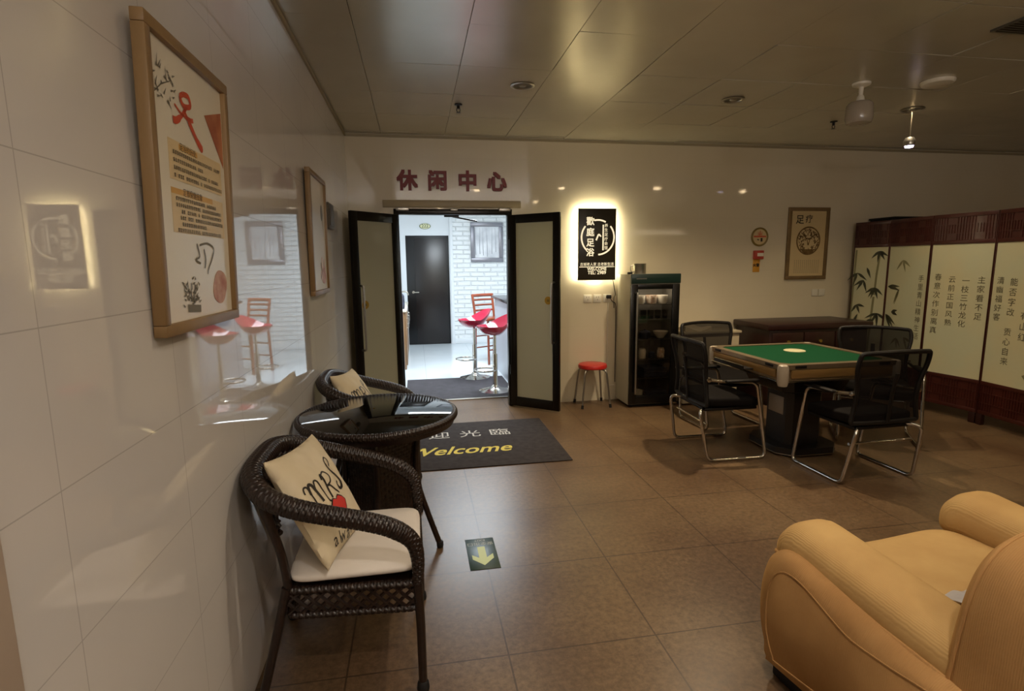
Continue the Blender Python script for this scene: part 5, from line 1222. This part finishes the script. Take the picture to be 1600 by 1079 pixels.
# ------------------------------------------------------------------ tan corduroy recliner (local +y is forward)
ARM = (1.765, 1.72, 0); AR = 0.11
t = thing('recliner', 'tan corduroy recliner armchair in the right foreground, seen from behind', 'armchair', ARM, AR)
HW = 0.575
def side_profile():
    return smooth_path([V(-0.70, 0.06, 0), V(-0.10, 0.055, 0), V(-0.035, 0.07, 0), V(0.012, 0.18, 0), V(0.018, 0.32, 0), V(-0.010, 0.43, 0), V(-0.065, 0.49, 0), V(-0.14, 0.505, 0), V(-0.26, 0.485, 0), V(-0.42, 0.455, 0), V(-0.58, 0.435, 0), V(-0.72, 0.43, 0), V(-0.78, 0.38, 0), V(-0.78, 0.12, 0)], 5, closed=True)
prof = side_profile()
def side_body(s):
    """arm side: profile swept across its width with softly rounded edges"""
    b = BM(); sec = []
    cen = V(-0.36, 0.26, 0); Wd = 0.20
    for k in range(15):
        q = k/14; x = -Wd/2+Wd*q
        e = 1-abs(2*q-1); ins = 0.065*(1-min(1, e/0.55))**2.0
        ring = []
        for p in prof:
            d = (cen-p); L = d.length; pp = p+d/L*ins*(0.6 if p.y < 0.1 else 1.0)
            ring.append(b.verts.new((s*(HW-Wd/2)+x*1.0, pp.x, pp.y)))
        sec.append(ring)
    n = len(prof)
    for a, c in zip(sec, sec[1:]):
        for j in range(n): b.faces.new((a[j], c[j], c[(j+1) % n], a[(j+1) % n]))
    b.faces.new(sec[0]); b.faces.new(sec[-1][::-1]); return b
for s in (-1, 1):
    ab = obj('arm_side', side_body(s), 'cord_shaded', t, angle=60)
    # sewn inset line on the outer face
    inset = [V(p.x, p.y, 0) for p in prof]; cen = V(-0.36, 0.26, 0)
    pts = []
    for p in inset:
        d = cen-p; L = d.length; q = p+d/L*0.075; pts.append((s*(HW-0.0015), q.x, q.y))
    bm = BM(); tube(bm, [pts[k] for k in range(2, 56)], 0.0045, 6); obj('seam_piping', bm, 'cord_shaded', ab)
    # padded arm cushion lying along the top
    def padf(u, v, s=s):
        y = 0.02-0.80*v; a = 2*PI*u; e = min(1.0, max(0.0, 1-abs(2*v-1))/0.20); k = math.sqrt(max(0, 1-(1-e)**2))
        zc = 0.490-0.075*max(0, v-0.15)-0.035*max(0, 0.12-v)/0.12; rx, rz = 0.118*(0.25+0.75*k)*(1 if k > 0 else 0), 0.098*k*(1-0.18*v)
        c, q = math.cos(a), math.sin(a); c = math.copysign(abs(c)**0.8, c); q = math.copysign(abs(q)**0.8, q)
        return V(s*(HW-0.172)+rx*c*(k > 0), y, zc+rz*q)
    bm = BM(); grid(bm, padf, 36, 33, cu=True); bmesh.ops.remove_doubles(bm, verts=bm.verts, dist=1e-4); pd = obj('arm_pad', bm, 'cord', t, angle=80)
    bm = BM(); tube(bm, [padf(0.5 if s < 0 else 0.0, 0.03+0.94*k/40)+V(s*0.002, 0, -0.012) for k in range(41)], 0.006, 8); obj('pad_piping', bm, 'cord_shaded', pd)
bm = BM()
def seatc(u, v):
    a = u*2*PI; c, s = math.cos(a), math.sin(a); ph = PI*(v-0.5); cf = abs(math.cos(ph))**0.5; sf = math.copysign(abs(math.sin(ph))**0.8, ph)
    x = math.copysign(abs(c)**0.3, c)*0.345*cf; y = math.copysign(abs(s)**0.3, s)*0.345*cf
    return V(x, y-0.33, 0.36+sf*0.095-0.012*math.exp(-((x)**2+(y)**2)/0.03)*(sf > 0)+0.010*(sf > 0)*(x/0.3)**2)
grid(bm, seatc, 56, 19, cu=True); bmesh.ops.remove_doubles(bm, verts=bm.verts, dist=1e-5); obj('seat_cushion', bm, 'cord', t, angle=80)
bm = BM(); box(bm, (-HW+0.14, -0.70, 0.07), (HW-0.14, -0.02, 0.30), 0.02, 3); obj('seat_base', bm, 'cord_shaded', t)
bm = BM(); box(bm, (-HW+0.04, -0.72, 0.0), (HW-0.04, -0.06, 0.062), 0.008); obj('plinth', bm, 'rubber', t)
def backr(u, v):      # thick arched backrest, v from front face round to the rear
    a = PI*u; c, s = math.cos(a), math.sin(a); c = math.copysign(abs(c)**0.30, c); s = abs(s)**0.34
    ph = PI*(v-0.5); k = abs(math.cos(ph))**0.45; d = math.sin(ph)
    x = c*0.535*(0.86+0.14*k); z = 0.30+s*0.545*(0.86+0.14*k)
    y = -0.715-0.09*(z-0.34)-d*0.125
    return V(x, y, z)
bm = BM(); g_ = grid(bm, backr, 41, 21)
def backface(v):
    ring = g_
bmesh.ops.holes_fill(bm, edges=[e for e in bm.edges if e.is_boundary], sides=0)
obj('backrest', bm, 'cord_shaded', t, angle=80)
for d, nm in ((-0.5, 'back_piping'),):
    bm = BM(); tube(bm, [backr(k/40, 0.22) for k in range(41)], 0.006, 8); obj(nm, bm, 'cord_shaded', t)
bm = BM()
def tw(u, v): return V(-0.235+u*0.13-0.02*v, -0.56+v*0.16, 0.468+0.030*(1-v)+0.006*math.sin(9*u+3*v))
grid(bm, tw, 14, 12); bmesh.ops.solidify(bm, geom=bm.faces[:], thickness=0.012)
am = Matrix.Translation(ARM) @ Matrix.Rotation(AR, 4, 'Z'); bm.transform(am)
tag(wmesh('towel', bm, 'towel', am @ V(-0.18, -0.48, 0.46), angle=70), 'small white towel at the back of the tan recliner seat', 'towel')

# ------------------------------------------------------------------ ceiling fittings
def downlight(x, y, on, label):
    t = thing('downlight', label, 'ceiling light', (x, y, ZC), group='round ceiling downlights')
    bm = BM(); lathe(bm, [(0.060, 0.0), (0.085, -0.002), (0.087, -0.008), (0.080, -0.012), (0.066, -0.010), (0.060, 0.0)], seg=36); obj('ring', bm, 'steel', t)
    bm = BM(); lathe(bm, [(0, -0.001), (0.062, -0.001), (0.062, -0.004), (0.045, -0.020), (0.02, -0.027), (0, -0.028)] if on else [(0, -0.001), (0.062, -0.001), (0.062, -0.004), (0, -0.004)], seg=28); obj('reflector', bm, 'lamp_on' if on else 'can_dark', t)
    if not on:
        bm = BM(); lathe(bm, [(0, -0.012), (0.022, -0.011), (0.027, -0.004), (0, -0.0035)], seg=20); obj('bulb', bm, 'steel', t)
    return t
for x, y, lb in ((0.80, 4.0, 'deep-set round downlight in the ceiling in front of the doorway'), (2.50, 4.10, 'deep-set round downlight in the ceiling above the glass cabinet'), (4.18, 4.14, 'round downlight in the ceiling above the hanging spotlight')): downlight(x, y, False, lb)
for i, (x, y, e, c) in enumerate(LIT):
    downlight(x, y, True, f'lit round downlight out of view, number {i+1} of the rows behind and above the viewpoint')
for x, y, lb in ((0.385, 4.53, 'small sprinkler head in the ceiling before the doorway'), (3.82, 4.60, 'small sprinkler head in the ceiling left of the hanging spotlight')):
    t = thing('sprinkler', lb, 'sprinkler', (x, y, ZC), group='ceiling sprinklers')
    bm = BM(); lathe(bm, [(0, 0), (0.032, 0), (0.030, -0.008), (0.012, -0.012), (0.012, -0.035), (0, -0.036)], seg=20); obj('body', bm, 'black_metal', t)
    bm = BM(); tube(bm, [(-0.012, 0, -0.030), (-0.014, 0, -0.05), (0, 0, -0.062), (0.014, 0, -0.05), (0.012, 0, -0.030)], 0.003, 6); lathe(bm, [(0, -0.062), (0.018, -0.062), (0.018, -0.065), (0, -0.066)], seg=16); obj('deflector', bm, 'black_metal', t)
t = thing('pendant_lamp', 'small unlit pendant lamp with opal jar shade on the ceiling', 'lamp', (3.21, 3.62, ZC))
bm = BM(); lathe(bm, [(0, 0), (0.060, 0), (0.058, -0.014), (0.03, -0.026), (0, -0.028)], seg=28); obj('canopy', bm, 'plastic_w', t)
bm = BM(); lathe(bm, [(0, -0.02), (0.016, -0.02), (0.014, -0.08), (0.022, -0.09), (0.03, -0.125), (0, -0.126)], seg=20); obj('stem', bm, 'plastic_w', t)
bm = BM(); lathe(bm, [(0.03, -0.120), (0.070, -0.130), (0.086, -0.150), (0.090, -0.24), (0.080, -0.275), (0.05, -0.285), (0, -0.286)], seg=36); obj('shade', bm, 'opal', t)
t = thing('hanging_spotlight', 'little lit spotlight hanging on a thin rod from the ceiling', 'spotlight', (4.18, 4.14, ZC))
bm = BM(); cyl(bm, (0, 0, -0.012), (0, 0, -0.235), 0.0035, seg=10); obj('rod', bm, 'can_dark', t)
bm = BM(); lathe(bm, [(0, -0.225), (0.03, -0.232), (0.044, -0.26), (0.044, -0.29), (0.040, -0.30), (0.036, -0.296), (0, -0.29)], seg=24); obj('head', bm, 'steel', t)
bm = BM(); lathe(bm, [(0, -0.298), (0.034, -0.298), (0.030, -0.312), (0, -0.318)], seg=24); obj('lens', bm, 'spot_on', t)
lathe_thing('smoke_detector', [(0, 0), (0.105, 0), (0.105, -0.012), (0.095, -0.024), (0.05, -0.03), (0, -0.031)], (3.72, 3.50, ZC), 'plastic_w', 'flat pale disc on the ceiling right of the pendant lamp', 'detector', seg=36)
t = thing('ceiling_vent', 'slatted air vent at the right edge of the ceiling', 'vent', (3.40, 2.62, ZC))
bm = BM(); box(bm, (-0.20, -0.10, -0.012), (0.20, -0.085, 0)); box(bm, (-0.20, 0.085, -0.012), (0.20, 0.10, 0)); box(bm, (-0.20, -0.085, -0.012), (-0.185, 0.085, 0)); box(bm, (0.185, -0.085, -0.012), (0.20, 0.085, 0)); obj('frame', bm, 'can_dark', t, smooth=False)
bm = BM(); box(bm, (-0.185, -0.085, -0.004), (0.185, 0.085, -0.001)); obj('backing', bm, 'plastic_k', t, smooth=False)
for k in range(7):
    bm = BM(); box(bm, (-0.185, -0.072+k*0.024-0.007, -0.011), (0.185, -0.072+k*0.024+0.007, -0.006)); obj('slat', bm, 'can_dark', t, smooth=False)
